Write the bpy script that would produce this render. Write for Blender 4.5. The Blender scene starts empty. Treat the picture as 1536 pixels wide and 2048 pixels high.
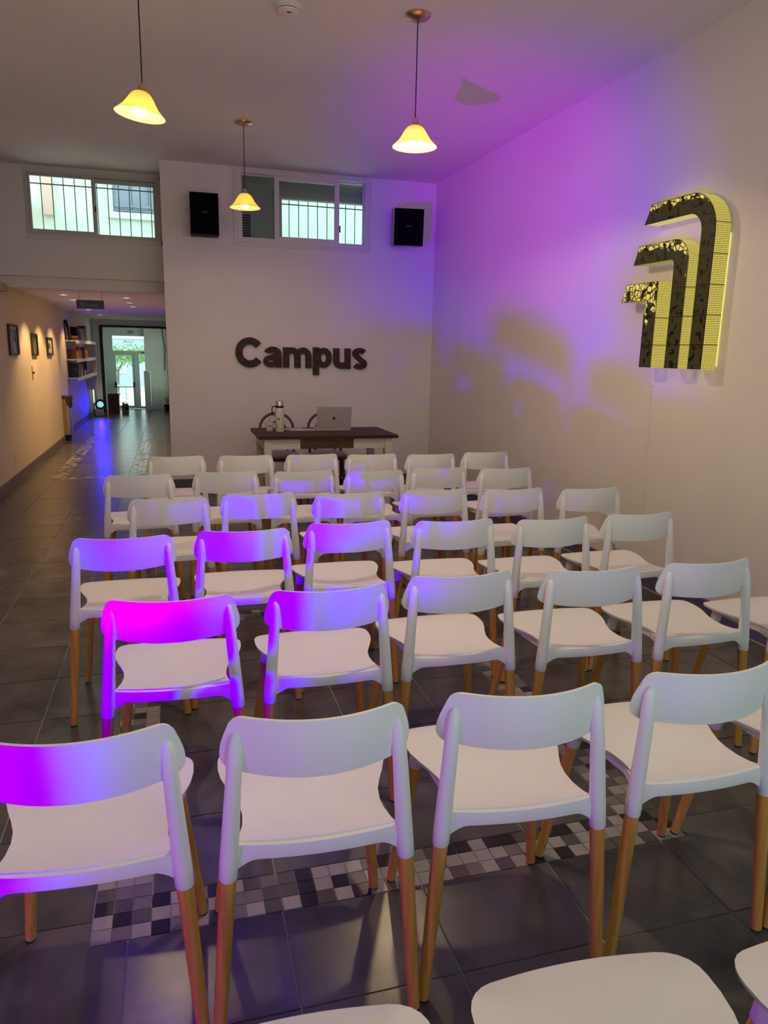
import bpy, bmesh, math, random
from mathutils import Vector, Matrix, Euler
random.seed(7)
S = bpy.context.scene
COL = S.collection
PI = math.pi
R = math.radians

# ------------------------------------------------------------------ camera
cd = bpy.data.cameras.new('camera')
cam = bpy.data.objects.new('camera', cd); COL.objects.link(cam)
yaw, pitch, roll = R(16.00495), R(12.29250), R(-1.16790)
fwd = Vector((math.sin(yaw)*math.cos(pitch), math.cos(yaw)*math.cos(pitch), -math.sin(pitch)))
r0 = Vector((math.cos(yaw), -math.sin(yaw), 0)); d0 = fwd.cross(r0)
rt = math.cos(roll)*r0 + math.sin(roll)*d0
dn = -math.sin(roll)*r0 + math.cos(roll)*d0
m = Matrix((rt, -dn, -fwd)).transposed().to_4x4(); m.translation = (0, 0, 1.55)
cam.matrix_world = m
cd.sensor_fit = 'VERTICAL'; cd.sensor_height = 36.0; cd.lens = 1458.22/2048*36
cd.clip_start = 0.02; cd.clip_end = 200
S.camera = cam

# ------------------------------------------------------------------ view, world, big lights
S.view_settings.view_transform = 'Standard'; S.view_settings.look = 'None'
S.view_settings.gamma = 1.0; S.view_settings.use_curve_mapping = False
S.view_settings.exposure = 0.0
S.cycles.use_denoising = True
S.cycles.sample_clamp_indirect = 8.0
S.cycles.max_bounces = 8; S.cycles.diffuse_bounces = 5; S.cycles.glossy_bounces = 3
S.cycles.transmission_bounces = 4; S.cycles.transparent_max_bounces = 12
S.cycles.caustics_reflective = False; S.cycles.caustics_refractive = False

W = bpy.data.worlds.new('sky'); S.world = W; W.use_nodes = True
nt = W.node_tree; nt.nodes.clear()
sky = nt.nodes.new('ShaderNodeTexSky'); sky.sky_type = 'HOSEK_WILKIE'
sky.sun_direction = Vector((0.78, 0.29, 0.55)).normalized(); sky.turbidity = 5.0; sky.ground_albedo = 0.5
mixw = nt.nodes.new('ShaderNodeMix'); mixw.data_type = 'RGBA'; mixw.inputs['Factor'].default_value = 0.55
mixw.inputs['B'].default_value = (0.80, 0.98, 0.98, 1)
bgn = nt.nodes.new('ShaderNodeBackground'); bgn.inputs['Strength'].default_value = 5.2
wo = nt.nodes.new('ShaderNodeOutputWorld')
nt.links.new(sky.outputs[0], mixw.inputs['A']); nt.links.new(mixw.outputs['Result'], bgn.inputs[0]); nt.links.new(bgn.outputs[0], wo.inputs[0])

def light(name, kind, loc, energy, color, target=None, parent=None, **kw):
    d = bpy.data.lights.new(name, kind); d.energy = energy
    if min(color) >= 0: d.color = color
    else:
        d.color = (1, 1, 1); d.use_nodes = True
        e = d.node_tree.nodes['Emission']; c = d.node_tree.nodes.new('ShaderNodeCombineXYZ')
        for i in range(3): c.inputs[i].default_value = color[i]
        d.node_tree.links.new(c.outputs[0], e.inputs['Color'])
    for k, v in kw.items(): setattr(d, k, v)
    o = bpy.data.objects.new(name, d); COL.objects.link(o); o.location = loc
    if target is not None:
        o.rotation_euler = (Vector(target) - Vector(loc)).to_track_quat('-Z', 'Y').to_euler()
    if parent: o.parent = parent
    return o

light('sun', 'SUN', (20, 40, 20), 5.0, (1.0, 0.97, 0.88), target=(20 - 8, 40 - 3.0, 20 - 5.6), angle=R(1.0))
def portal(name, loc, target, sx, sy):
    o = light(name, 'AREA', loc, 1.0, (1, 1, 1), target=target, shape='RECTANGLE', size=sx, size_y=sy)
    o.data.cycles.is_portal = True
    return o
portal('portal_unseen_rear_window', (1.1, -1.37, 1.75), (1.1, 0, 1.75), 2.6, 2.1)
portal('portal_added_hall_window', (0.17, 19.7, 1.27), (-1, 19.7, 1.27), 0.9, 1.55)
portal('portal_clerestory', (-0.78, 9.36, 3.08), (-0.78, 5, 3.08), 1.36, 0.62)

BLUE_LED = (0.02, -0.085, 1.0)   # a deep blue diode lies outside the display gamut: negative green in these primaries
RED_LED = (1.0, 0.0, 0.04)
WARM = (1.0, 0.72, 0.40)
PAR_PURPLE = dict(loc=(-1.62, 0.35, 0.27), energy=1950, aim=(3.05, 6.30, 2.40), red=780, red_aim=(3.02, 6.50, 3.12))

# ------------------------------------------------------------------ materials
def M(name, col, rough=0.6, metal=0.0, noise=0.0, nscale=8.0, bump=0.0, bscale=60.0, emit=None, estr=0.0, spec=0.5, coat=0.0):
    m = bpy.data.materials.new(name); m.use_nodes = True
    n = m.node_tree.nodes; l = m.node_tree.links; b = n['Principled BSDF']
    b.inputs['Base Color'].default_value = (*col, 1); b.inputs['Roughness'].default_value = rough
    b.inputs['Metallic'].default_value = metal; b.inputs['Specular IOR Level'].default_value = spec
    if coat: b.inputs['Coat Weight'].default_value = coat
    if emit is not None:
        b.inputs['Emission Color'].default_value = (*emit, 1); b.inputs['Emission Strength'].default_value = estr
    tc = n.new('ShaderNodeTexCoord')
    if noise:
        t = n.new('ShaderNodeTexNoise'); t.inputs['Scale'].default_value = nscale; t.inputs['Detail'].default_value = 6
        l.new(tc.outputs['Object'], t.inputs['Vector'])
        r = n.new('ShaderNodeValToRGB'); e = r.color_ramp.elements
        e[0].position = 0.3; e[1].position = 0.7
        e[0].color = (*[c*(1-noise) for c in col], 1); e[1].color = (*[min(1, c*(1+noise)) for c in col], 1)
        l.new(t.outputs['Fac'], r.inputs['Fac']); l.new(r.outputs['Color'], b.inputs['Base Color'])
    if bump:
        t2 = n.new('ShaderNodeTexNoise'); t2.inputs['Scale'].default_value = bscale; t2.inputs['Detail'].default_value = 4
        l.new(tc.outputs['Object'], t2.inputs['Vector'])
        bp = n.new('ShaderNodeBump'); bp.inputs['Strength'].default_value = bump; bp.inputs['Distance'].default_value = 0.01
        l.new(t2.outputs['Fac'], bp.inputs['Height']); l.new(bp.outputs['Normal'], b.inputs['Normal'])
    return m

def wood(name, c0, c1, scale=(30, 30, 2.2), rough=0.45, spec=0.4):
    m = bpy.data.materials.new(name); m.use_nodes = True
    n = m.node_tree.nodes; l = m.node_tree.links; b = n['Principled BSDF']
    tc = n.new('ShaderNodeTexCoord'); mp = n.new('ShaderNodeMapping'); mp.inputs['Scale'].default_value = scale
    t = n.new('ShaderNodeTexNoise'); t.inputs['Scale'].default_value = 2.0; t.inputs['Detail'].default_value = 8; t.inputs['Distortion'].default_value = 0.6
    r = n.new('ShaderNodeValToRGB'); e = r.color_ramp.elements; e[0].position = 0.32; e[1].position = 0.68
    e[0].color = (*c0, 1); e[1].color = (*c1, 1)
    l.new(tc.outputs['Object'], mp.inputs['Vector']); l.new(mp.outputs['Vector'], t.inputs['Vector'])
    l.new(t.outputs['Fac'], r.inputs['Fac']); l.new(r.outputs['Color'], b.inputs['Base Color'])
    b.inputs['Roughness'].default_value = rough; b.inputs['Specular IOR Level'].default_value = spec
    return m

def emission(name, col, s):
    m = bpy.data.materials.new(name); m.use_nodes = True
    n = m.node_tree.nodes; n.clear()
    e = n.new('ShaderNodeEmission'); e.inputs[0].default_value = (*col, 1); e.inputs[1].default_value = s
    o = n.new('ShaderNodeOutputMaterial'); m.node_tree.links.new(e.outputs[0], o.inputs[0])
    return m

def glass_pane(name, tint=(0.93, 0.98, 0.96)):
    m = bpy.data.materials.new(name); m.use_nodes = True
    n = m.node_tree.nodes; n.clear(); l = m.node_tree.links
    t = n.new('ShaderNodeBsdfTransparent'); t.inputs[0].default_value = (*tint, 1)
    g = n.new('ShaderNodeBsdfGlossy'); g.inputs['Roughness'].default_value = 0.02
    f = n.new('ShaderNodeFresnel'); f.inputs[0].default_value = 1.35
    mx = n.new('ShaderNodeMixShader'); o = n.new('ShaderNodeOutputMaterial')
    l.new(f.outputs[0], mx.inputs[0]); l.new(t.outputs[0], mx.inputs[1]); l.new(g.outputs[0], mx.inputs[2]); l.new(mx.outputs[0], o.inputs[0])
    return m

def shade_glass(name):
    m = bpy.data.materials.new(name); m.use_nodes = True
    n = m.node_tree.nodes; n.clear(); l = m.node_tree.links
    tl = n.new('ShaderNodeBsdfTranslucent'); tl.inputs[0].default_value = (0.92, 0.74, 0.26, 1)
    df = n.new('ShaderNodeBsdfDiffuse'); df.inputs[0].default_value = (0.82, 0.70, 0.36, 1)
    gl = n.new('ShaderNodeBsdfGlossy'); gl.inputs['Roughness'].default_value = 0.15
    mx = n.new('ShaderNodeMixShader'); mx.inputs[0].default_value = 0.5
    m2 = n.new('ShaderNodeMixShader'); m2.inputs[0].default_value = 0.04
    o = n.new('ShaderNodeOutputMaterial')
    l.new(df.outputs[0], mx.inputs[1]); l.new(tl.outputs[0], mx.inputs[2])
    tr = n.new('ShaderNodeBsdfTransparent'); tr.inputs[0].default_value = (1.0, 0.80, 0.50, 1)   # frosted glass lets part of the bulb's light straight through
    m3 = n.new('ShaderNodeMixShader'); m3.inputs[0].default_value = 0.22
    l.new(mx.outputs[0], m2.inputs[1]); l.new(gl.outputs[0], m2.inputs[2])
    l.new(m2.outputs[0], m3.inputs[1]); l.new(tr.outputs[0], m3.inputs[2]); l.new(m3.outputs[0], o.inputs[0])
    return m

m_wall = M('wall_paint', (0.78, 0.74, 0.70), 0.75, noise=0.03, nscale=1.5, bump=0.12, bscale=45)
m_wall_cream = M('wall_paint_hall', (0.70, 0.70, 0.60), 0.75, noise=0.03, nscale=2)
m_wall_ochre = M('wall_paint_left', (0.76, 0.68, 0.58), 0.7, noise=0.03, nscale=1.5, bump=0.1, bscale=45)
m_ceil = M('ceiling_paint', (0.80, 0.76, 0.73), 0.8, noise=0.03, nscale=1.0, bump=0.1, bscale=30)
m_base = M('baseboard_paint', (0.105, 0.09, 0.175), 0.45, noise=0.15, nscale=5)
m_base_l = M('baseboard_left_paint', (0.17, 0.14, 0.15), 0.5, noise=0.1, nscale=5)
m_grout = M('grout', (0.36, 0.345, 0.33), 0.8)
m_tile = M('slate_tile', (0.098, 0.092, 0.085), 0.25, noise=0.45, nscale=4.2, bump=0.06, bscale=12, spec=0.5)
m_mos = [M('mosaic_pale', (0.36, 0.33, 0.32), 0.25, noise=0.12, nscale=9), M('mosaic_mid', (0.105, 0.098, 0.094), 0.25, noise=0.15, nscale=9),
         M('mosaic_dark', (0.022, 0.021, 0.022), 0.3), M('mosaic_grey', (0.19, 0.178, 0.172), 0.25, noise=0.12, nscale=9)]
m_white = M('white_plastic', (0.80, 0.795, 0.79), 0.42, spec=0.4, bump=0.02, bscale=300)
m_leg = wood('beech_leg', (0.50, 0.25, 0.045), (0.68, 0.37, 0.080), rough=0.4)
m_rubber = M('black_rubber', (0.012, 0.011, 0.011), 0.7)
m_frame = M('window_lacquer', (0.66, 0.63, 0.61), 0.45)
m_frame_w = M('window_aluminium', (0.52, 0.51, 0.49), 0.4)
m_glass = glass_pane('window_glass')
m_iron = M('iron_bar', (0.09, 0.10, 0.09), 0.6, noise=0.3, nscale=30)
m_black = M('black_plastic', (0.006, 0.006, 0.006), 0.65, spec=0.25)
m_grille = M('speaker_cloth', (0.003, 0.003, 0.003), 0.95, spec=0.05)
m_greyplastic = M('grey_cabinet', (0.36, 0.33, 0.32), 0.6)
m_letter = M('rusted_metal', (0.048, 0.025, 0.018), 0.6, metal=0.0, spec=0.3, noise=0.55, nscale=28, bump=0.3, bscale=60)
m_brass = M('brass', (0.62, 0.42, 0.24), 0.28, metal=1.0)
m_cap = M('brass_cap', (0.50, 0.36, 0.17), 0.5, metal=0.4)
m_cord = M('dark_cord', (0.02, 0.012, 0.012), 0.6)
m_shade = shade_glass('frosted_glass')
m_bulb = emission('bulb_glow', (1.0, 0.86, 0.52), 9.0)
m_tabletop = wood('dark_tabletop', (0.035, 0.012, 0.008), (0.070, 0.026, 0.015), scale=(3, 26, 26), rough=0.5, spec=0.15)
m_drawer = wood('stained_drawer', (0.030, 0.012, 0.006), (0.13, 0.055, 0.020), scale=(4, 20, 30), rough=0.4)
m_tablewhite = M('table_paint', (0.62, 0.57, 0.50), 0.5)
m_bent = wood('bentwood', (0.060, 0.022, 0.010), (0.125, 0.052, 0.020), rough=0.35)
m_uph = M('grey_upholstery', (0.36, 0.33, 0.30), 0.9, noise=0.15, nscale=60)
m_alu = M('laptop_alu', (0.50, 0.46, 0.44), 0.45, metal=0.35)
m_steel = M('steel', (0.55, 0.52, 0.50), 0.25, metal=1.0)
m_thermos = M('thermos_paint', (0.60, 0.56, 0.48), 0.45)
m_cup = M('cup_paint', (0.66, 0.58, 0.60), 0.4)
m_paper = M('paper', (0.62, 0.56, 0.60), 0.7)
m_print = M('print_grey', (0.20, 0.18, 0.20), 0.7)
m_emblem = M('emblem_ink', (0.10, 0.09, 0.07), 0.6)
m_navy = M('navy_card', (0.012, 0.010, 0.060), 0.5)
m_orange = M('orange_card', (0.50, 0.20, 0.05), 0.6)
m_redbook = M('red_card', (0.30, 0.015, 0.012), 0.6)
m_brownbook = M('brown_card', (0.10, 0.03, 0.015), 0.6)
m_yellow = M('yellow_card', (0.35, 0.22, 0.035), 0.6)
m_card = M('dark_cardboard', (0.085, 0.042, 0.035), 0.75, noise=0.2, nscale=12)
m_can = M('jerrycan_plastic', (0.15, 0.12, 0.10), 0.5)
m_shelf = M('shelf_lacquer', (0.74, 0.71, 0.72), 0.4)
m_bin = M('tan_board', (0.34, 0.23, 0.12), 0.6)
m_bag = M('dark_bag', (0.05, 0.045, 0.045), 0.6, noise=0.3, nscale=20)
m_sign = M('sign_board', (0.060, 0.045, 0.070), 0.5)
m_signprint = M('sign_print', (0.22, 0.20, 0.24), 0.5)
m_leaf = M('leaf_green', (0.16, 0.30, 0.10), 0.6, noise=0.3, nscale=3)
m_bark = M('bark', (0.16, 0.13, 0.10), 0.9, noise=0.3, nscale=12)
m_facade_ext = M('courtyard_plaster', (0.60, 0.68, 0.60), 0.9, noise=0.07, nscale=2.2, bump=0.4, bscale=9)
m_shutter = M('shutter_paint', (0.20, 0.24, 0.31), 0.6, noise=0.12, nscale=5)
m_street = M('pavement', (0.50, 0.49, 0.46), 0.9, noise=0.1, nscale=4)
m_blue_facade = M('blue_plaster', (0.42, 0.58, 0.66), 0.9, noise=0.06, nscale=1)
m_white_facade = M('white_plaster', (0.85, 0.83, 0.74), 0.9)
m_green = M('green_metal', (0.22, 0.46, 0.38), 0.5)
m_doorblack = M('door_frame_black', (0.008, 0.009, 0.014), 0.45)
m_doorwhite = M('door_lacquer', (0.62, 0.66, 0.62), 0.45)
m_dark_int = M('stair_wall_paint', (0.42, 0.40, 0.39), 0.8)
m_switch = M('switch_plastic', (0.68, 0.64, 0.58), 0.45)
m_pink = M('brick_edge', (0.60, 0.42, 0.36), 0.9)

# ------------------------------------------------------------------ mesh helpers
def NB(): return bmesh.new()
def box(bm, x0, x1, y0, y1, z0, z1, mat=None):
    vs = [bm.verts.new((x, y, z)) for x in (x0, x1) for y in (y0, y1) for z in (z0, z1)]
    fs = []
    for q in ((0, 1, 3, 2), (4, 6, 7, 5), (0, 4, 5, 1), (2, 3, 7, 6), (0, 2, 6, 4), (1, 5, 7, 3)):
        fs.append(bm.faces.new([vs[i] for i in q]))
    if mat is not None:
        for v in vs: v.co = mat @ v.co
    return vs
def tube(bm, pts, rad, seg=12, cap=True, closed=False):
    pts = [Vector(p) for p in pts]; n = len(pts)
    if not hasattr(rad, '__len__'): rad = [rad]*n
    rings = []; up = None
    for i, p in enumerate(pts):
        if closed: t = pts[(i+1) % n] - pts[i-1]
        else: t = pts[min(i+1, n-1)] - pts[max(i-1, 0)]
        t.normalize()
        if up is None:
            up = Vector((0, 0, 1)) if abs(t.z) < 0.9 else Vector((1, 0, 0))
        a = (up - t*up.dot(t)).normalized(); b = t.cross(a); up = a
        rings.append([bm.verts.new(p + rad[i]*(math.cos(2*PI*k/seg)*a + math.sin(2*PI*k/seg)*b)) for k in range(seg)])
    for i in range(n if closed else n-1):
        A, B = rings[i], rings[(i+1) % n]
        for k in range(seg):
            bm.faces.new((A[k], A[(k+1) % seg], B[(k+1) % seg], B[k]))
    if cap and not closed:
        bm.faces.new(rings[0][::-1]); bm.faces.new(rings[-1])
def lathe(bm, prof, seg=24, c=(0, 0), capb=True, capt=True):
    rings = [[bm.verts.new((c[0]+r*math.cos(2*PI*k/seg), c[1]+r*math.sin(2*PI*k/seg), z)) for k in range(seg)] for r, z in prof]
    for A, B in zip(rings, rings[1:]):
        for k in range(seg): bm.faces.new((A[k], A[(k+1) % seg], B[(k+1) % seg], B[k]))
    if capb: bm.faces.new(rings[0][::-1])
    if capt: bm.faces.new(rings[-1])
def prism(bm, poly, axis, a, b):
    # poly: list of 2D points; axis 'x': (y,z), 'y': (x,z), 'z': (x,y)
    def P(p, d):
        return {'x': (d, p[0], p[1]), 'y': (p[0], d, p[1]), 'z': (p[0], p[1], d)}[axis]
    A = [bm.verts.new(P(p, a)) for p in poly]; B = [bm.verts.new(P(p, b)) for p in poly]
    n = len(poly)
    bm.faces.new(A[::-1]); bm.faces.new(B)
    for i in range(n): bm.faces.new((A[i], A[(i+1) % n], B[(i+1) % n], B[i]))
def finish(name, bm, mat, smooth=False, bevel=0.0, segs=2):
    if bevel:
        es = [e for e in bm.edges if len(e.link_faces) == 2 and e.calc_face_angle(0) > 0.6]
        if es: bmesh.ops.bevel(bm, geom=es, offset=bevel, segments=segs, profile=0.6, affect='EDGES', clamp_overlap=True)
    bmesh.ops.recalc_face_normals(bm, faces=bm.faces)
    me = bpy.data.meshes.new(name); bm.to_mesh(me); bm.free()
    if mat: me.materials.append(mat)
    if smooth:
        for p in me.polygons: p.use_smooth = True
        if smooth != 'all':
            try: me.set_sharp_from_angle(angle=R(38))
            except Exception: pass
    return me
def obj(name, bm, mat, parent=None, smooth=False, bevel=0.0, segs=2, loc=None):
    me = bm if isinstance(bm, bpy.types.Mesh) else finish(name, bm, mat, smooth, bevel, segs)
    o = bpy.data.objects.new(name, me); COL.objects.link(o)
    if parent: o.parent = parent
    if loc is not None: o.location = loc
    return o
def thing(name, label, cat, loc=(0, 0, 0), rotz=0.0, group=None):
    o = bpy.data.objects.new(name, None); COL.objects.link(o)
    o.empty_display_size = 0.05; o.location = loc; o.rotation_euler = (0, 0, rotz)
    return tag(o, label, cat, group)
def tag(o, label, cat, group=None):
    o['label'] = label; o['category'] = cat
    if group: o['group'] = group
    return o
def struct(name, bm, mat, parent=None, **kw):
    o = obj(name, bm, mat, parent, **kw)
    if not parent: o['kind'] = 'structure'
    return o
def sempty(name, loc=(0, 0, 0)):
    o = bpy.data.objects.new(name, None); COL.objects.link(o); o.location = loc; o['kind'] = 'structure'
    return o
def dup(root, loc, rotz=0.0, label=None, group=None):
    r = root.copy(); COL.objects.link(r); r.location = loc; r.rotation_euler = (0, 0, rotz)
    if label: r['label'] = label
    if group: r['group'] = group
    for ch in list(root.children):
        c = ch.copy(); COL.objects.link(c); c.parent = r
        for g in list(ch.children):
            d = g.copy(); COL.objects.link(d); d.parent = c
    return r
def wallbox(x0, x1, y0, y1, z0, z1, holes=(), axis='y'):
    # wall slab along x (axis 'y' = thickness along y) with rectangular holes (x0,x1,z0,z1)
    bm = NB()
    xs = sorted({x0, x1, *[h[0] for h in holes], *[h[1] for h in holes]})
    zs = sorted({z0, z1, *[h[2] for h in holes], *[h[3] for h in holes]})
    for i in range(len(xs)-1):
        run = None
        for j in range(len(zs)-1):
            cx, cz = (xs[i]+xs[i+1])/2, (zs[j]+zs[j+1])/2
            hole = any(h[0] < cx < h[1] and h[2] < cz < h[3] for h in holes)
            if not hole: box(bm, xs[i], xs[i+1], y0, y1, zs[j], zs[j+1])
    bmesh.ops.remove_doubles(bm, verts=bm.verts, dist=1e-5)
    # drop interior duplicate faces
    seen = {}
    for f in list(bm.faces):
        k = tuple(sorted(v.index for v in f.verts)); 
    bm.verts.index_update()
    for f in list(bm.faces):
        k = tuple(sorted(v.index for v in f.verts)); seen.setdefault(k, []).append(f)
    dead = [f for fs in seen.values() if len(fs) > 1 for f in fs]
    bmesh.ops.delete(bm, geom=dead, context='FACES')
    return bm

# ------------------------------------------------------------------ room shell
ZC, YB, YW = 3.456, 8.47, 9.195
XL = -1.80
def xr(y): return 2.99 - 0.025*(y - 8)

# floor: grout bed, tiles and mosaic borders
bm = NB(); box(bm, -2.05, 3.35, -1.55, 20.3, -0.12, -0.004)
floor = struct('floor', bm, m_grout)
P = 0.415; GX0, GY0 = 0.236, 1.455
RINGS = [(-0.275, 1.581, 1.782, 4.278, 0.156), (-1.47, -0.405, 9.30, 17.1, 0.156)]
def strips(ring):
    x0, x1, y0, y1, w = ring
    return [(x0, x1, y0, y0+w), (x0, x1, y1-w, y1), (x0, x0+w, y0+w, y1-w), (x1-w, x1, y0+w, y1-w)]
STR = [s for r in RINGS for s in strips(r)]
def sub(rects, s):
    out = []
    for (a, b, c, d) in rects:
        if s[1] <= a or s[0] >= b or s[3] <= c or s[2] >= d: out.append((a, b, c, d)); continue
        if a < s[0]: out.append((a, s[0], c, d))
        if b > s[1]: out.append((s[1], b, c, d))
        lo, hi = max(a, s[0]), min(b, s[1])
        if c < s[2]: out.append((lo, hi, c, s[2]))
        if d > s[3]: out.append((lo, hi, s[3], d))
    return out
G = 0.003
tiles = []
i0, i1 = int((-2.0-GX0)/P)-1, int((3.3-GX0)/P)+1
for i in range(i0, i1+1):
    for j in range(-12, 48):
        x, y = GX0+i*P, GY0+j*P
        a, b, c, d = max(x, -2.0), min(x+P, 3.3), y, min(y+P, 20.25)
        if b-a < 0.02 or d-c < 0.02 or d < -1.3: continue
        if y > 8.5 and a > 0.1: continue
        rs = [(a, b, c, d)]
        for s in STR: rs = sub(rs, s)
        rs = [r for r in rs if r[1]-r[0] > 0.012 and r[3]-r[2] > 0.012]
        # pieces of one cut tile that touch stay one tile (an L round a mosaic corner)
        def touch(p, q):
            ox, oy = min(p[1], q[1])-max(p[0], q[0]), min(p[3], q[3])-max(p[2], q[2])
            return (abs(ox) < 1e-6 and oy > 1e-4) or (abs(oy) < 1e-6 and ox > 1e-4)
        while rs:
            comp = [rs.pop()]
            grow = True
            while grow:
                grow = [q for q in rs if any(touch(q, p) for p in comp)]
                for q in grow: rs.remove(q); comp.append(q)
            tiles.append(comp)
def vis_key(r):
    cx, cy = (r[0]+r[1])/2, (r[2]+r[3])/2
    q = Vector((cx, cy, -1.55)); z = q.dot(fwd)
    if z < 0.3: return 1e6
    u, v = 1458.22*q.dot(rt)/z, 1458.22*q.dot(dn)/z
    if abs(u) > 900 or v > 1250: return 1e5 + cy
    return cy
tiles.sort(key=lambda t: min(vis_key(r) for r in t))
full_me = None
bmrest = NB()
def shrunk(r, comp):
    e = []
    for q, (fixed, lo, hi, ax) in enumerate(((r[0], r[2], r[3], 0), (r[1], r[2], r[3], 0), (r[2], r[0], r[1], 1), (r[3], r[0], r[1], 1))):
        inner = any(p is not r and abs((p[1-q] if ax == 0 else p[5-q])-fixed) < 1e-6 and (p[2] if ax == 0 else p[0]) <= lo+1e-6 and (p[3] if ax == 0 else p[1]) >= hi-1e-6 for p in comp)
        e.append(fixed + (G if q in (0, 2) else -G)*(-1 if inner else 1))
    return e
for k, comp in enumerate(tiles):
    if k < 296:
        r = comp[0]; w, h = r[1]-r[0]-2*G, r[3]-r[2]-2*G
        cx, cy = (r[0]+r[1])/2, (r[2]+r[3])/2
        isfull = len(comp) == 1 and abs(w-(P-2*G)) < 1e-4 and abs(h-(P-2*G)) < 1e-4
        if isfull and full_me: me = full_me
        else:
            bm = NB()
            for p in comp:
                a, b, c, d = shrunk(p, comp); box(bm, a-cx, b-cx, c-cy, d-cy, -0.008, 0.0)
            me = finish('floor_tile', bm, m_tile, bevel=0.0012 if len(comp) == 1 else 0, segs=1)
            if isfull: full_me = me
        o = obj('floor_tile', me, None, floor, loc=(cx, cy, random.uniform(-0.0004, 0.0002)))
    else:
        for p in comp:
            a, b, c, d = shrunk(p, comp); box(bmrest, a, b, c, d, -0.008, 0.0)
o = obj('floor_tile_field', bmrest, m_tile, floor); o['kind'] = 'stuff'
# tile texture must vary between tiles: use generated world position
for mm in [m_tile] + m_mos:
    n = mm.node_tree.nodes; l = mm.node_tree.links
    geo = n.new('ShaderNodeNewGeometry')
    oi = n.new('ShaderNodeObjectInfo'); ml = n.new('ShaderNodeVectorMath'); ml.operation = 'MULTIPLY_ADD'
    ml.inputs[0].default_value = (37.0, 23.0, 11.0)
    l.new(oi.outputs['Random'], ml.inputs[1]); l.new(geo.outputs['Position'], ml.inputs[2])
    for t in [q for q in n if q.type == 'TEX_NOISE']: l.new(ml.outputs[0], t.inputs['Vector'])
# mosaic squares
PM = 0.052
mos_me = []
for k in range(4):
    bm = NB(); box(bm, -0.0245, 0.0245, -0.0245, 0.0245, -0.008, 0.0)
    mos_me.append(finish('mosaic_tile', bm, m_mos[k], bevel=0.001, segs=1))
cells = []
for rg in RINGS:
    x0, x1, y0, y1, w = rg
    nx, ny = round((x1-x0)/PM), round((y1-y0)/PM)
    for i in range(nx):
        for j in range(ny):
            if i < 3 or i >= nx-3 or j < 3 or j >= ny-3:
                cells.append((x0+(i+0.5)*(x1-x0)/nx, y0+(j+0.5)*(y1-y0)/ny))
cells.sort(key=lambda c: vis_key((c[0], c[0], c[1], c[1])))
bmr = [NB() for _ in range(4)]
for k, (x, y) in enumerate(cells):
    c = random.choices((0, 1, 2, 3), (0.36, 0.25, 0.17, 0.22))[0]
    if k < 298:
        obj('mosaic_tile', mos_me[c], None, floor, loc=(x, y, random.uniform(-0.0006, 0.0002)))
    else:
        box(bmr[c], x-0.0245, x+0.0245, y-0.0245, y+0.0245, -0.008, 0.0)
for c in range(4):
    o = obj('mosaic_field', bmr[c], m_mos[c], floor); o['kind'] = 'stuff'

# ceiling over the main room and the passage behind the lettered wall
bm = NB(); box(bm, -2.05, 3.4, -1.55, YW+0.2, ZC, ZC+0.2)
ceiling = struct('ceiling', bm, m_ceil)
# right wall, slightly out of square
bm = NB()
prism(bm, [(xr(-1.55), -1.55), (xr(-1.55)+0.25, -1.55), (xr(9.4)+0.25, 9.4), (xr(9.4), 9.4)], 'z', -0.1, ZC)
struct('wall_right', bm, m_wall)
# left wall (carries on into the corridor) and the set back shelf wall
bm = NB(); box(bm, XL-0.25, XL, -1.55, 13.1, -0.1, ZC)
struct('wall_left', bm, m_wall_ochre)
bm = NB(); box(bm, XL-0.25, XL-0.06, 13.1, 20.4, -0.1, 2.4)
struct('wall_left_niche', bm, m_wall)
# lettered wall with its window hole
W2 = (0.715, 2.177, 2.695, 3.436)
struct('wall_back', wallbox(-0.065, xr(YB)+0.02, YB, YB+0.14, -0.1, ZC, [W2]), m_wall)
bm = NB(); box(bm, -0.065, 0.055, YB+0.14, 19.0, -0.1, 2.42); box(bm, -0.065, 0.055, YB+0.14, YW, 2.42, ZC)
struct('wall_corridor_right', bm, m_wall)
# clerestory wall with two windows (one over the corridor, one seen through the passage)
W1 = (-1.478, -0.085, 2.752, 3.402)
W3 = (1.27, 2.66, 2.45, 3.335)
bm = wallbox(XL-0.01, -0.065, YW, YW+0.18, 2.308, ZC, [W1])
struct('wall_clerestory', bm, m_wall)
struct('wall_passage', wallbox(-0.065, xr(9.2)+0.02, YW, YW+0.18, -0.1, ZC, [W3]), m_dark_int)
bm = NB(); box(bm, XL-0.01, -0.065, YW+0.06, YW+0.18, 2.185, 2.31)
struct('trim_beam', bm, m_wall)
bm = NB(); box(bm, -2.05, 0.055, YW+0.18, 19.1, 2.20, 2.42)
struct('ceiling_corridor', bm, m_ceil)
# rear wall behind the camera; its unseen window is sized and placed to light the chair backs
struct('wall_rear', wallbox(-2.05, 3.6, -1.55, -1.30, -0.1, ZC, [(-0.2, 2.4, 0.7, 2.8)]), m_wall)
w5 = sempty('window_unseen_rear', (1.1, -1.40, 1.75))
bm = NB()
for a, b, c, d in ((-1.3, 1.3, -1.05, -1.0), (-1.3, 1.3, 1.0, 1.05), (-1.3, -1.25, -1.0, 1.0), (1.25, 1.3, -1.0, 1.0), (-0.03, 0.03, -1.0, 1.0)):
    box(bm, a, b, -0.03, 0.03, c, d)
obj('window_frame', bm, m_frame, w5)
for s in (-1, 1):
    bm = NB(); box(bm, min(s*0.03, s*1.25), max(s*0.03, s*1.25), -0.004, 0.004, -1.0, 1.0); obj('pane', bm, m_glass, w5)

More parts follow.
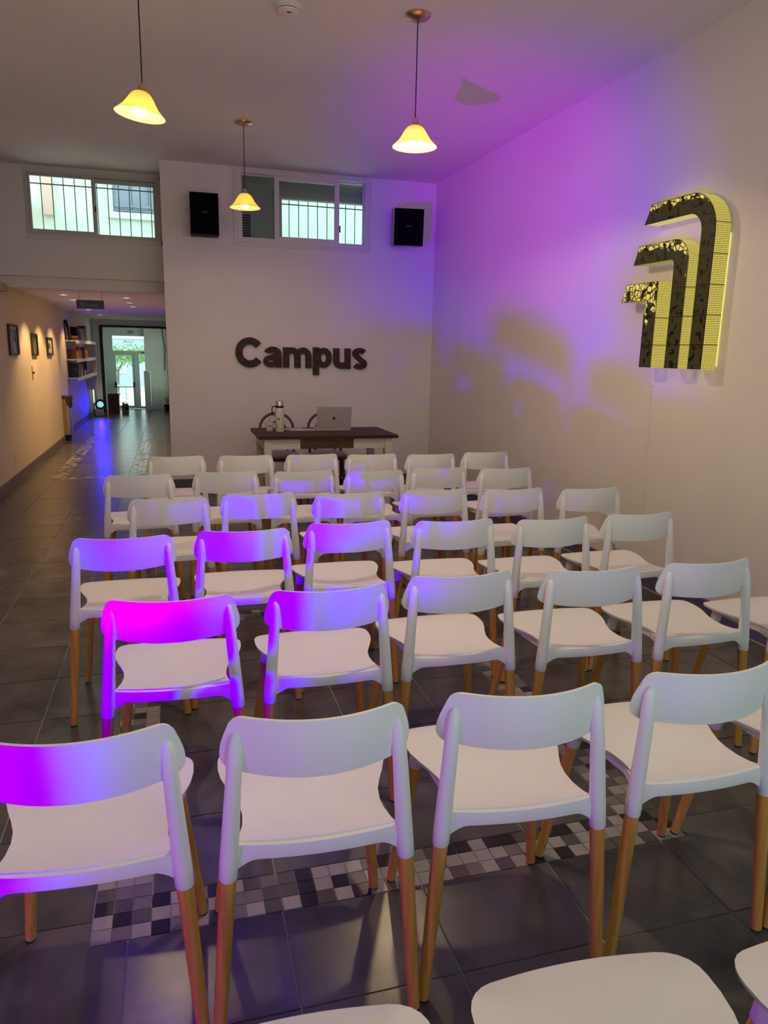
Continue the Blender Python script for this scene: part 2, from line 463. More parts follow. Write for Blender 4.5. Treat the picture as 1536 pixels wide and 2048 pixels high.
# baseboards
def base_run(name, bmf, mat): return struct(name, bmf, mat)
bm = NB(); box(bm, -0.065, xr(YB), YB-0.016, YB, 0, 0.10); box(bm, -0.065, xr(YB), YB-0.02, YB, 0.10, 0.108)
struct('baseboard_back', bm, m_base)
bm = NB()
prism(bm, [(xr(-1.3)-0.016, -1.30), (xr(-1.3), -1.30), (xr(YB), YB), (xr(YB)-0.016, YB)], 'z', 0.006, 0.098)
prism(bm, [(xr(-1.3)-0.021, -1.30), (xr(-1.3), -1.30), (xr(YB), YB), (xr(YB)-0.021, YB)], 'z', 0.098, 0.107)
br = struct('baseboard_right', bm, m_base)
bm = NB(); prism(bm, [(xr(-1.3)-0.024, -1.30), (xr(-1.3)-0.016, -1.30), (xr(YB)-0.016, YB), (xr(YB)-0.024, YB)], 'z', 0, 0.006)
obj('sealant_line', bm, m_grout, br)
bm = NB(); box(bm, XL, XL+0.016, -1.30, 13.1, 0, 0.105); box(bm, XL-0.06, XL-0.044, 13.1, 19.0, 0, 0.105); box(bm, XL-0.06, XL+0.016, 13.1, 13.116, 0, 0.105)
struct('baseboard_left', bm, m_base_l)

# ------------------------------------------------------------------ windows
def rect_frame(bm, x0, x1, z0, z1, t, y0, y1, tb=None, tt=None):
    tb = tb or t; tt = tt or t
    box(bm, x0, x1, y0, y1, z0, z0+tb); box(bm, x0, x1, y0, y1, z1-tt, z1)
    box(bm, x0, x0+t, y0, y1, z0+tb, z1-tt); box(bm, x1-t, x1, y0, y1, z0+tb, z1-tt)
def bars(parent, x0, x1, z0, z1, y, pitch, zr, first=None):
    me = None; x = first if first is not None else x0 + pitch*0.55
    L = z1-z0
    bm = NB(); tube(bm, [(0, 0, 0), (0, 0, L)], 0.0055, 8); me = finish('bar', bm, m_iron, smooth=True)
    while x < x1:
        obj('bar', me, None, parent, loc=(x, y, z0)); x += pitch
    bm = NB(); box(bm, x0, x1, y-0.004, y+0.004, zr-0.006, zr+0.006); obj('crossbar', bm, m_iron, parent)
# window 1: over the corridor
w = sempty('window_1')
bm = NB(); rect_frame(bm, W1[0], W1[1], W1[2], W1[3], 0.028, YW-0.02, YW+0.10)
obj('window_frame', bm, m_frame_w, w)
bm = NB(); box(bm, W1[0]-0.035, W1[1]+0.03, YW-0.012, YW, W1[2]-0.05, W1[2]); box(bm, W1[0]-0.02, W1[1]+0.02, YW-0.012, YW, W1[3], W1[3]+0.035)
box(bm, W1[1], W1[1]+0.018, YW-0.012, YW, W1[2]-0.05, W1[3]+0.035)
obj('casing', bm, m_frame, w)
s = NB(); rect_frame(s, W1[0]+0.026, -0.765, W1[2]+0.026, W1[3]-0.022, 0.026, YW+0.005, YW+0.03, tb=0.03)
sa = obj('sash', s, m_frame_w, w)
bm = NB(); box(bm, W1[0]+0.05, -0.79, YW+0.015, YW+0.02, W1[2]+0.05, W1[3]-0.044); obj('pane', bm, m_glass, sa)
s = NB(); rect_frame(s, -0.805, W1[1]-0.022, W1[2]+0.01, W1[3]-0.03, 0.045, YW+0.035, YW+0.06, tb=0.028)
sb = obj('sash', s, m_frame_w, w)
bm = NB(); box(bm, -0.762, W1[1]-0.066, YW+0.045, YW+0.05, W1[2]+0.036, W1[3]-0.072); obj('pane', bm, m_glass, sb)
bm = NB(); box(bm, -0.778, -0.765, YW-0.008, YW+0.005, 3.02, 3.08); obj('latch', bm, m_black, w)
bars(w, W1[0]-0.05, W1[1]+0.05, W1[2]-0.02, W1[3]+0.02, YW+0.22, 0.1165, 3.315)
# window 3: outer window of the passage
w = sempty('window_3')
bm = NB(); rect_frame(bm, W3[0], W3[1], W3[2], W3[3], 0.03, YW-0.02, YW+0.06)
obj('window_frame', bm, m_frame_w, w)
bm = NB(); box(bm, W3[0]-0.07, W3[0], YW-0.015, YW, W3[2], W3[3]+0.03); box(bm, W3[0]-0.07, W3[1]+0.05, YW-0.04, YW, W3[3], W3[3]+0.045)
obj('casing', bm, m_dark_int, w)
bm = NB(); box(bm, W3[0]+0.03, W3[1]-0.03, YW+0.02, YW+0.025, W3[2]+0.03, W3[3]-0.03); obj('pane', bm, m_glass, w)
bars(w, W3[0]-0.02, W3[1]+0.02, W3[2]-0.02, W3[3]+0.02, YW+0.14, 0.1165, 3.275, first=W3[0]+0.022)
# window 2: sliding window in the lettered wall
w = sempty('window_2')
bm = NB(); rect_frame(bm, W2[0], W2[1], W2[2], W2[3], 0.045, YB-0.025, YB+0.12, tb=0.045, tt=0.04)
obj('window_frame', bm, m_frame, w, bevel=0.002)
bm = NB(); box(bm, W2[0]-0.035, W2[0], YB-0.02, YB, W2[2]-0.03, W2[3]); box(bm, W2[0], W2[1]+0.03, YB-0.015, YB, W2[2]-0.035, W2[2])
box(bm, W2[1], W2[1]+0.02, YB-0.012, YB, W2[2]-0.035, W2[3])
obj('casing', bm, m_frame, w)
s = NB(); rect_frame(s, 1.118, 1.838, W2[2]+0.042, W2[3]-0.036, 0.052, YB-0.012, YB+0.02, tb=0.04, tt=0.048)
sa = obj('sash', s, m_frame, w, bevel=0.002)
bm = NB(); box(bm, 1.165, 1.79, YB+0.002, YB+0.007, W2[2]+0.078, W2[3]-0.08); obj('pane', bm, m_glass, sa)
s = NB(); rect_frame(s, 0.757, 1.17, W2[2]+0.042, W2[3]-0.036, 0.018, YB+0.03, YB+0.06)
sb = obj('sash', s, m_frame, w)
bm = NB(); box(bm, 0.772, 1.155, YB+0.043, YB+0.048, W2[2]+0.058, W2[3]-0.05); obj('pane', bm, m_glass, sb)
s = NB(); rect_frame(s, 1.80, 2.137, W2[2]+0.042, W2[3]-0.036, 0.014, YB+0.03, YB+0.06)
sc = obj('sash', s, m_frame, w)
bm = NB(); box(bm, 1.812, 2.125, YB+0.043, YB+0.048, W2[2]+0.054, W2[3]-0.046); obj('pane', bm, m_glass, sc)
bm = NB(); box(bm, 1.842, 1.852, YB-0.016, YB+0.01, 2.86, 2.93); obj('latch', bm, m_black, w)
# vent grille on the passage wall
t = thing('vent_grille', 'dark slatted vent grille seen through the left pane of the high window', 'vent', (0.873, YW-0.012, 2.80))
bm = NB(); rect_frame(bm, -0.055, 0.055, 0, 0.30, 0.008, -0.014, 0.011); obj('frame', bm, m_black, t)
bm = NB(); box(bm, -0.05, 0.05, -0.001, 0.010, 0.004, 0.296); obj('backing', bm, m_black, t)
bm = NB(); box(bm, -0.047, 0.047, -0.012, -0.002, -0.004, 0.004); sl = finish('slat', bm, m_dark_int)
for k in range(10): obj('slat', sl, None, t, loc=(0, 0, 0.022+0.0285*k))

# ------------------------------------------------------------------ courtyard seen through the high windows
bm = NB(); box(bm, -6, 7, 11.5, 11.8, 2.42, 6.2); struct('wall_courtyard', bm, m_facade_ext)
bm = NB(); box(bm, 0.055, 7, YW+0.18, 11.5, 1.4, 1.5); struct('ground_courtyard', bm, m_street)
bm = NB(); box(bm, -1.62, -1.50, 11.40, 11.50, 3.3, 5.6); struct('trim_brick', bm, m_pink)
w = sempty('window_4', (-0.25, 11.5, 3.42))
bm = NB(); rect_frame(bm, -0.56, 0.56, -0.10, 1.35, 0.08, -0.06, 0.0); obj('surround', bm, m_facade_ext, w)
bm = NB(); box(bm, -0.46, 0.46, -0.035, 0.0, 0.0, 1.26); obj('shutter', bm, m_shutter, w)
for x in (-0.45, -0.225, 0.0, 0.225):
    bm = NB(); box(bm, x+0.008, x+0.217, -0.05, -0.035, 0.03, 1.24); obj('panel', bm, m_shutter, w)
bm = NB(); box(bm, -0.46, 0.46, -0.065, -0.035, 0.05, 0.085); obj('crosspiece', bm, m_shutter, w)

# ------------------------------------------------------------------ corridor end: doorway, hall, street
YD = 19.0
DX0, DX1, DZ = -1.605, -0.155, 2.02
struct('wall_doorway', wallbox(-2.05, 0.055, YD, YD+0.14, -0.1, 2.4, [(DX0-0.06, DX1+0.05, -0.1, DZ+0.04)]), m_wall)
d1 = sempty('door_1')
bm = NB(); box(bm, DX0-0.075, DX0, YD-0.02, YD+0.16, 0, DZ+0.05); obj('jamb', bm, m_doorblack, d1)
bm = NB(); box(bm, DX1, DX1+0.06, YD-0.02, YD+0.16, 0, DZ+0.05); obj('jamb', bm, m_doorblack, d1)
bm = NB(); box(bm, DX0, DX1, YD-0.02, YD+0.16, DZ, DZ+0.05); obj('lintel', bm, m_doorblack, d1)
YH = 20.3
bm = NB(); box(bm, -2.05, -1.70, YD+0.14, YH, -0.1, 2.6); struct('wall_hall_left', bm, m_doorwhite)
bm = NB(); box(bm, -0.72, 0.3, YH-0.06, YH+0.1, -0.1, 2.6); struct('wall_hall_front', bm, m_wall_cream)
bm = NB(); box(bm, 0.0, 0.15, YD+0.14, YD+0.25, -0.1, 2.6); box(bm, 0.0, 0.15, YD+0.25, YH-0.06, -0.1, 0.5); box(bm, 0.0, 0.15, YD+0.25, YH-0.06, 2.05, 2.6); box(bm, 0.0, 0.15, YH-0.16, YH-0.06, 0.5, 2.05)
struct('wall_hall_right', bm, m_wall_cream)
w6 = sempty('window_added_hall', (0.075, 0, 0))  # unseen side window added to let sun and sky into the hall
bm = NB()
for c, d in ((0.5, 0.54), (2.01, 2.05)): box(bm, -0.03, 0.03, YD+0.25, YH-0.16, c, d)
for a, b in ((YD+0.25, YD+0.29), (YH-0.2, YH-0.16)): box(bm, -0.03, 0.03, a, b, 0.54, 2.01)
obj('window_frame', bm, m_frame, w6)
bm = NB(); box(bm, -0.003, 0.003, YD+0.29, YH-0.2, 0.54, 2.01); obj('pane', bm, m_glass, w6)
bm = NB(); box(bm, -2.05, 0.3, YD+0.14, YH+0.12, 2.12, 2.3); struct('ceiling_hall', bm, m_wall_cream)
d2 = sempty('door_2')
def zz(z, y=20.3): return 1.55 + (z-1.55)*y/20.6
bm = NB()
box(bm, -1.72, -1.49, YH, YH+0.08, 0, 2.14); box(bm, -1.49, -0.70, YH, YH+0.08, 1.845, 2.14)
box(bm, -1.49, -0.70, YH, YH+0.08, 1.40, 1.475)
box(bm, -0.985, -0.865, YH, YH+0.08, 0, 1.40)
obj('door_frame', bm, m_doorwhite, d2, bevel=0.004, segs=1)
bm = NB(); rect_frame(bm, -1.488, -0.987, 0.015, 1.398, 0.055, YH+0.01, YH+0.06, tb=0.06, tt=0.035)
lf = obj('door_leaf', bm, m_doorwhite, d2, bevel=0.003, segs=1)
bm = NB(); box(bm, -1.435, -1.04, YH+0.03, YH+0.036, 0.07, 1.365); obj('pane', bm, m_glass, lf)
bm = NB(); tube(bm, [(-1.44, YH-0.05, 0.56), (-1.03, YH-0.05, 0.56)], 0.010, 8); obj('push_bar', bm, m_doorblack, lf)
for x in (-1.452, -1.018):
    bm = NB(); box(bm, x-0.02, x+0.02, YH-0.06, YH+0.012, 0.55, 0.68); obj('bar_mount', bm, m_doorblack, lf)
bm = NB(); box(bm, -1.488, -0.70, YH+0.03, YH+0.036, 1.475, 1.845); obj('transom_pane', bm, m_glass, d2)
bm = NB(); box(bm, -0.865, -0.70, YH+0.03, YH+0.036, 0.06, 1.40); obj('side_pane', bm, m_glass, d2)
bm = NB(); box(bm, -0.865, -0.70, YH, YH+0.08, 0, 0.06); box(bm, -1.49, -0.98, YH, YH+0.08, 0, 0.014); obj('sill', bm, m_doorwhite, d2)
def text_mesh(body, size, extrude, offset=0.0, spacing=1.0, res=4):
    c = bpy.data.curves.new('lettering', 'FONT'); c.body = body; c.size = size; c.extrude = extrude; c.offset = offset
    c.align_x = 'CENTER'; c.align_y = 'CENTER'; c.resolution_u = res; c.space_character = spacing
    o = bpy.data.objects.new('lettering', c); COL.objects.link(o)
    dg = bpy.context.evaluated_depsgraph_get(); dg.update()
    me = bpy.data.meshes.new_from_object(o.evaluated_get(dg))
    bpy.data.objects.remove(o); bpy.data.curves.remove(c)
    return me
me = text_mesh('Castelli', 0.085, 0.001); me.materials.append(m_print)
o = obj('lettering', me, None, d2); o.location = (-1.09, YH+0.026, 1.705); o.rotation_euler = (PI/2, 0, PI)
me = text_mesh('251', 0.085, 0.001); me.materials.append(m_print)
o = obj('lettering', me, None, d2); o.location = (-1.075, YH+0.026, 1.625); o.rotation_euler = (PI/2, 0, PI)
# exit sign over the glass door
t = thing('exit_sign', 'small grey sign fixed above the glass street door', 'sign', (-1.03, YH-0.012, 1.935))
bm = NB(); box(bm, -0.055, 0.055, -0.008, 0.012, -0.04, 0.04); obj('plate', bm, m_print, t)
bm = NB(); box(bm, -0.045, 0.045, -0.010, -0.008, -0.03, 0.0); obj('pictogram', bm, m_paper, t)
# street
bm = NB(); box(bm, -14, 14, YH+0.08, 40, -0.25, -0.01); struct('ground_street', bm, m_street)
bm = NB(); box(bm, -9.0, -1.15, 33, 33.6, -0.2, 2.02); o = obj('building', bm, None)
b1 = thing('building', 'low pale blue rendered building across the street behind the tree', 'building', (0, 0, 0))
o.name = 'facade'; o.parent = b1; o.data.materials.append(m_blue_facade)
for x in (-4.4, -2.7):
    bm = NB(); box(bm, x, x+0.75, 32.93, 33.0, 0.5, 1.5); f = obj('window', bm, m_white_facade, b1)
    bm = NB(); box(bm, x+0.08, x+0.67, 32.91, 32.93, 0.58, 1.42); obj('pane', bm, m_blue_facade, f)
bm = NB(); box(bm, -9.0, -1.1, 32.85, 33.0, 1.93, 2.06); obj('cornice', bm, m_white_facade, b1)
b2 = thing('building', 'cream rendered house across the street right of the blue one', 'building', (0, 0, 0))
bm = NB(); box(bm, -1.12, 8.0, 33.2, 33.8, -0.2, 6.5); obj('facade', bm, m_white_facade, b2)
bm = NB(); box(bm, -1.12, 8.0, 33.1, 33.2, 2.9, 3.05); obj('cornice', bm, m_white_facade, b2)
bm = NB(); box(bm, 0.2, 1.3, 33.14, 33.2, 0.0, 2.3); obj('entrance', bm, m_bark, b2)
tr = thing('street_tree', 'leafy street tree seen through the glass street door', 'tree', (-1.75, 25.0, -0.01))
bm = NB(); tube(bm, [(0, 0, 0), (0.02, 0, 0.45), (0.04, 0.02, 0.85), (0.25, 0, 1.2)], [0.05, 0.042, 0.036, 0.02], 8)
tube(bm, [(0.04, 0.02, 0.8), (-0.25, 0.1, 1.25)], [0.03, 0.015], 6); obj('trunk', bm, m_bark, tr, smooth=True)
bm = NB(); rnd = random.Random(3)
for k in range(1500):
    a, b, r = rnd.uniform(0, 2*PI), rnd.gauss(0, 0.45), rnd.random()**0.45
    p = Vector((0.25+0.85*r*math.cos(a)*math.cos(b), 0.9*r*math.sin(a)*math.cos(b), 1.26+0.36*r*math.sin(b)+rnd.uniform(-.10, .22)))
    e = Euler((rnd.uniform(0, PI), rnd.uniform(0, PI), rnd.uniform(0, PI))).to_matrix(); s = rnd.uniform(0.03, 0.055)
    bm.faces.new([bm.verts.new(p+e @ Vector(q)*s) for q in ((-1, -.5, 0), (0, -.7, .15), (1, 0, 0), (0, .7, .15))])
o = obj('crown', bm, m_leaf, tr); o['kind'] = 'stuff'
t = thing('cafe_table', 'small green metal table on the pavement outside the glass door', 'table', (-1.60, 23.6, -0.01))
bm = NB(); box(bm, -0.20, 0.20, -0.2, 0.2, 0.43, 0.45); obj('tabletop', bm, m_green, t)
for x in (-0.18, 0.18):
    for y in (-0.18, 0.18):
        bm = NB(); box(bm, x-0.011, x+0.011, y-0.011, y+0.011, 0, 0.43); obj('leg', bm, m_green, t)
bm = NB(); box(bm, -0.18, 0.18, -0.19, -0.175, 0.24, 0.26); box(bm, -0.18, 0.18, -0.19, -0.175, 0.09, 0.11); obj('stretcher', bm, m_green, t)

# hall contents
t = thing('cabinet_panel', 'pale narrow freestanding panel standing in the hall beside the glass door', 'panel', (-0.665, 19.70, 0))
bm = NB(); box(bm, -0.075, 0.03, 0, 0.22, 0, 0.97); obj('side', bm, m_wall_cream, t, bevel=0.004)
bm = NB(); box(bm, 0.03, 0.075, 0.0, 0.22, 0, 0.96); obj('edge', bm, m_doorwhite, t, bevel=0.004)
bm = NB(); box(bm, -0.08, 0.08, -0.005, 0.225, 0.97, 0.985); obj('top', bm, m_wall_cream, t)
t = thing('potted_plant', 'small dark potted plant on the hall floor at right', 'plant', (-0.20, 19.62, 0))
bm = NB(); lathe(bm, [(0.06, 0), (0.075, 0.02), (0.085, 0.15), (0.09, 0.16), (0.075, 0.155)], 16); obj('pot', bm, m_doorblack, t, smooth=True)
rnd = random.Random(5)
for k in range(8):
    a = k*0.8; l_ = rnd.uniform(0.22, 0.42)
    bm = NB(); pts = [(0, 0, 0.15), (0.4*l_*math.cos(a)*0.5, 0.2*l_*math.sin(a), 0.15+0.6*l_), (0.35*l_*math.cos(a), 0.35*l_*math.sin(a), 0.15+l_)]
    tube(bm, pts, [0.006, 0.010, 0.002], 5); obj('leaf', bm, m_leaf, t, smooth=True)
tag(obj('wall_cable', (lambda b: (tube(b, [(-0.265, 20.23, 2.11), (-0.24, 20.23, 1.85), (-0.20, 20.23, 1.55), (-0.22, 20.23, 1.3), (-0.23, 20.23, 1.0)], 0.008, 6), b)[1])(NB()), m_cord, smooth=True),
    'dark cable hanging down the cream hall wall', 'cable')
# two stacked boxes and a jerrycan in the doorway
def carton(label, loc, w, d, h, flaps, rz):
    t = thing('cardboard_box', label, 'box', loc, rz, 'dark boxes in the doorway')
    bm = NB()
    th = 0.006
    box(bm, -w/2, w/2, -d/2, d/2, 0, th); box(bm, -w/2, -w/2+th, -d/2, d/2, th, h); box(bm, w/2-th, w/2, -d/2, d/2, th, h)
    box(bm, -w/2+th, w/2-th, -d/2, -d/2+th, th, h); box(bm, -w/2+th, w/2-th, d/2-th, d/2, th, h)
    obj('carton', bm, m_card, t)
    for sgn in (-1, 1):
        bm = NB()
        if flaps: mt = Matrix.Translation((sgn*w/2, 0, h)) @ Matrix.Rotation(R(8*sgn), 4, 'Y'); box(bm, min(0, sgn*0.045), max(0, sgn*0.045), -d/2, d/2, 0, th, mt)
        else: box(bm, min(0, sgn*w/2), max(0, sgn*w/2), -d/2, d/2, h, h+th)
        obj('flap', bm, m_card, t)
    bm = NB(); box(bm, -0.035, 0.025, -d/2-0.002, -d/2, h*0.25, h*0.8); obj('label_patch', bm, m_navy, t)
    return t
carton('lower dark cardboard box, closed, on the floor in the black doorway', (-1.425, 18.82, 0), 0.25, 0.22, 0.232, False, 0.02)
carton('upper dark cardboard box with open flaps, stacked in the black doorway', (-1.425, 18.82, 0.240), 0.245, 0.22, 0.225, True, -0.03)
t = thing('jerrycan', 'brown plastic jerrycan on the floor beside the stacked boxes', 'canister', (-1.165, 18.75, 0))
bm = NB(); prism(bm, [(-0.075, 0), (0.075, 0), (0.078, 0.02), (0.078, 0.19), (0.055, 0.235), (-0.055, 0.235), (-0.078, 0.19), (-0.078, 0.02)], 'y', -0.06, 0.06); obj('body', bm, m_can, t, bevel=0.01)
bm = NB(); tube(bm, [(-0.03, 0, 0.232), (-0.03, 0, 0.265), (0.04, 0, 0.265), (0.045, 0, 0.232)], 0.010, 8); obj('handle', bm, m_can, t, smooth=True)
bm = NB(); lathe(bm, [(0.018, 0.232), (0.018, 0.262)], 12, c=(-0.055, 0)); obj('cap', bm, m_black, t, smooth=True)
bm = NB(); box(bm, -0.005, 0.07, -0.0625, -0.06, 0.10, 0.16); obj('sticker', bm, m_black, t)

# ------------------------------------------------------------------ LED par cans
m_par = M('par_body', (0.02, 0.02, 0.025), 0.5, metal=0.3)
def par_can(label, loc, aim, col, led_col, led_s, energy, spot, blend, second=None):
    t = thing('led_spotlight', label, 'spotlight', (loc[0], loc[1], 0))
    z = loc[2]; v = (Vector(aim)-Vector(loc)).normalized()
    q = v.to_track_quat('Z', 'Y').to_matrix().to_4x4(); mt = Matrix.Translation((0, 0, z)) @ q
    bm = NB(); lathe(bm, [(0.05, -0.16), (0.095, -0.14), (0.105, -0.02), (0.105, 0.0), (0.118, 0.0), (0.118, 0.025), (0.102, 0.025), (0.100, 0.004)], 24, capt=True); bm.transform(mt)
    obj('housing', bm, m_par, t, smooth=True)
    lm = emission('led_' + led_col[0], led_col[1], led_s)
    bm = NB()
    for k, (x, y) in enumerate([(0, 0)] + [(0.036*math.cos(a), 0.036*math.sin(a)) for a in [i*PI/3 for i in range(6)]] + [(0.072*math.cos(a), 0.072*math.sin(a)) for a in [i*PI/6 for i in range(12)]]):
        lathe(bm, [(0.011, 0.004), (0.011, 0.010), (0.006, 0.014)], 8, c=(x*0.82, y*0.82))
    bm.transform(mt); obj('led_lenses', bm, lm, t)
    bm = NB(); lathe(bm, [(0.100, 0.0035), (0.02, 0.0045)], 24); bm.transform(mt); obj('reflector_plate_glow', bm, emission('led_plate_' + led_col[0], (0.0, 0.01, 1.0) if led_col[0] == 'blue' else (0.5, 0.0, 1.0), 1.1), t)  # the diodes' light on the plate is put in as its own glow
    bm = NB(); tube(bm, [(-0.13, 0, z), (-0.13, -0.03, 0.03), (-0.10, -0.05, 0.006)], 0.008, 6); tube(bm, [(0.13, 0, z), (0.13, -0.03, 0.03), (0.10, -0.05, 0.006)], 0.008, 6)
    tube(bm, [(-0.14, 0, z), (-0.1, 0, z)], 0.014, 8); tube(bm, [(0.14, 0, z), (0.1, 0, z)], 0.014, 8)
    box(bm, -0.13, 0.13, -0.10, -0.05, 0.0, 0.012); box(bm, -0.13, 0.13, 0.05, 0.10, 0.0, 0.012); box(bm, -0.13, -0.11, -0.1, 0.1, 0.0, 0.012); box(bm, 0.11, 0.13, -0.1, 0.1, 0.0, 0.012)
    obj('yoke', bm, m_par, t)
    light('par_beam', 'SPOT', mt @ Vector((0, 0, 0.05)), energy, col, target=Vector((0, 0, z)) + v*5, parent=t, spot_size=spot, spot_blend=blend, shadow_soft_size=0.07)
    if second:   # the red diodes of the same fixture throw a narrower cone
        light('par_red_beam', 'SPOT', mt @ Vector((0, 0, 0.05)), second[0], second[1], target=Vector(second[3])-Vector((loc[0], loc[1], 0)), parent=t, spot_size=second[2], spot_blend=1.0, shadow_soft_size=0.07)
        # faint wide spill around the beam
        light('par_spill', 'SPOT', mt @ Vector((0, 0, 0.05)), 85.0, (0.34, 0.0, 0.70), target=Vector((2.2, 2.2, 0.30))-Vector((loc[0], loc[1], 0)), parent=t, spot_size=R(120), spot_blend=1.0, shadow_soft_size=0.07)
    return t
par_can('blue LED spotlight on the corridor floor by the black doorway', (-1.66, 18.0, 0.27), (-0.75, 12.0, 1.25), (0.003, 0.0, 1.0), ('blue', (0.22, 0.75, 1.0)), 3.0, 140, R(80), 1.0)
par_can('purple LED spotlight on the floor against the left wall near the camera', PAR_PURPLE['loc'], PAR_PURPLE['aim'], BLUE_LED, ('purple', (0.55, 0.2, 1.0)), 8.0, PAR_PURPLE['energy'], R(35), 1.0, second=(PAR_PURPLE['red'], RED_LED, R(23), PAR_PURPLE['red_aim']))

# ------------------------------------------------------------------ corridor wall things
def downlight(x, y, label, energy):
    t = thing('downlight', label, 'ceiling light', (x, y, 2.20), group='recessed corridor downlights')
    bm = NB(); lathe(bm, [(0.062, -0.001), (0.062, -0.006), (0.045, -0.008), (0.043, -0.002)], 20, capb=False, capt=False); obj('trim_ring', bm, m_frame, t, smooth=True)
    bm = NB(); lathe(bm, [(0.043, -0.003), (0.03, -0.004)], 16, capb=True, capt=True); obj('lens', bm, emission('downlight_glow', (1.0, 0.85, 0.72), 6.0), t)
    light('downlight_beam', 'SPOT', (0, 0, -0.02), energy, (1.0, 0.60, 0.22), target=(0, 0, -2), parent=t, spot_size=R(112), spot_blend=0.5, shadow_soft_size=0.03)
for x, y, lb, en in ((-1.32, 10.40, 'round recessed downlight nearest the left wall, first along the corridor', 62),
                     (-1.32, 11.40, 'round recessed downlight nearest the left wall, half behind the hanging sign', 62),
                     (-1.32, 12.45, 'round recessed downlight hidden behind the hanging sign', 52),
                     (-1.42, 14.3, 'round recessed downlight by the near end of the wall shelf', 34),
                     (-1.42, 16.4, 'round recessed downlight over the far end of the wall shelf', 34),
                     (-0.57, 10.57, 'round recessed downlight in the right row, nearest the beam', 5),
                     (-0.59, 11.69, 'round recessed downlight in the right row, middle one of three', 5),
                     (-0.595, 12.77, 'round recessed downlight in the right row, farthest of three', 5)):
    downlight(x, y, lb, en)

def art(name, c1, c2, c3, sc):
    m = bpy.data.materials.new(name); m.use_nodes = True
    n = m.node_tree.nodes; l = m.node_tree.links; b = n['Principled BSDF']
    tc = n.new('ShaderNodeTexCoord'); t = n.new('ShaderNodeTexNoise'); t.inputs['Scale'].default_value = sc
    r = n.new('ShaderNodeValToRGB'); e = r.color_ramp.elements; e[0].position = 0.38; e[0].color = (*c1, 1); e[1].position = 0.62; e[1].color = (*c2, 1)
    k = e.new(0.5); k.color = (*c3, 1); r.color_ramp.interpolation = 'EASE'
    l.new(tc.outputs['Object'], t.inputs['Vector']); l.new(t.outputs['Fac'], r.inputs['Fac']); l.new(r.outputs['Color'], b.inputs['Base Color'])
    b.inputs['Roughness'].default_value = 0.25
    return m
m_pf = M('picture_frame_wood', (0.045, 0.020, 0.014), 0.4)
def picture(label, y0, y1, z0, z1, mm, extra=None):
    t = thing('picture_frame', label, 'picture', (XL, (y0+y1)/2, (z0+z1)/2), group='framed pictures on the left wall')
    w, h = (y1-y0)/2, (z1-z0)/2; f = 0.025
    bm = NB()
    for a, b, c, d in ((-w, w, -h, -h+f), (-w, w, h-f, h), (-w, -w+f, -h+f, h-f), (w-f, w, -h+f, h-f)): box(bm, 0, 0.028, a, b, c, d)
    obj('frame', bm, m_pf, t)
    bm = NB(); box(bm, 0.0, 0.012, -w+f, w-f, -h+f, h-f); obj('print', bm, mm, t)
    if extra:
        for (a, b, c, d, em) in extra:
            bm = NB(); box(bm, 0.012, 0.0135, a*w, b*w, c*h, d*h); obj('print_detail', bm, em, t)
picture('largest framed picture on the left wall, greyish print with a pale figure', 9.32, 9.82, 1.44, 1.79, art('print_a', (0.15, 0.12, 0.15), (0.22, 0.18, 0.22), (0.18, 0.15, 0.19), 4), [(0.05, 0.3, -0.8, -0.1, m_paper), (-0.85, 0.85, 0.72, 0.84, m_paper)])
picture('middle of the three framed pictures, small greenish print on the left wall', 10.72, 11.12, 1.42, 1.71, art('print_b', (0.16, 0.14, 0.08), (0.25, 0.23, 0.16), (0.20, 0.19, 0.12), 14), None)
picture('small framed picture farthest along the left wall, white print with dark figure', 11.95, 12.42, 1.41, 1.68, M('print_c', (0.62, 0.66, 0.62), 0.3), [(-0.4, 0.2, -0.25, 0.35, m_emblem), (-0.7, 0.7, -0.82, -0.68, m_navy)])
t = thing('wall_hook', 'short brown wall hook with a dark knob on the ochre left wall', 'hook', (XL, 10.66, 1.20))
bm = NB(); box(bm, 0, 0.008, -0.018, 0.018, -0.09, 0.09); obj('strip', bm, m_orange, t)
bm = NB(); box(bm, 0.008, 0.028, -0.014, 0.014, -0.008, 0.016); obj('knob', bm, m_black, t)
t = thing('light_switch', 'small white double switch at the far end of the ochre left wall', 'switch', (XL, 12.85, 1.18))
bm = NB(); box(bm, 0, 0.010, -0.035, 0.035, -0.055, 0.055); obj('plate', bm, m_wall_ochre, t)
for z in (-0.03, 0.03):
    bm = NB(); box(bm, 0.010, 0.020, -0.014, 0.014, z-0.014, z+0.014); obj('button', bm, m_switch, t)
t = thing('wall_socket', 'cream power socket low on the left wall above the baseboard', 'socket', (XL, 9.12, 0.29))
bm = NB(); box(bm, 0, 0.010, -0.045, 0.045, -0.06, 0.06); obj('plate', bm, m_wall_ochre, t, bevel=0.003)
bm = NB(); box(bm, 0.010, 0.013, -0.02, 0.02, -0.03, 0.03); obj('insert', bm, m_switch, t)
t = thing('emergency_light', 'yellowed emergency light box high on the left wall under the beam', 'light', (XL, 9.08, 2.17))
bm = NB(); box(bm, 0, 0.075, -0.12, 0.10, -0.045, 0.035); obj('case', bm, M('aged_plastic', (0.42, 0.36, 0.20), 0.5), t, bevel=0.006)
bm = NB(); tube(bm, [(0.012, -0.13, 0.05), (0.012, -0.14, -0.05), (0.012, -0.13, -0.16), (0.012, -0.08, -0.175)], 0.006, 6); obj('cable', bm, m_cord, t, smooth=True)

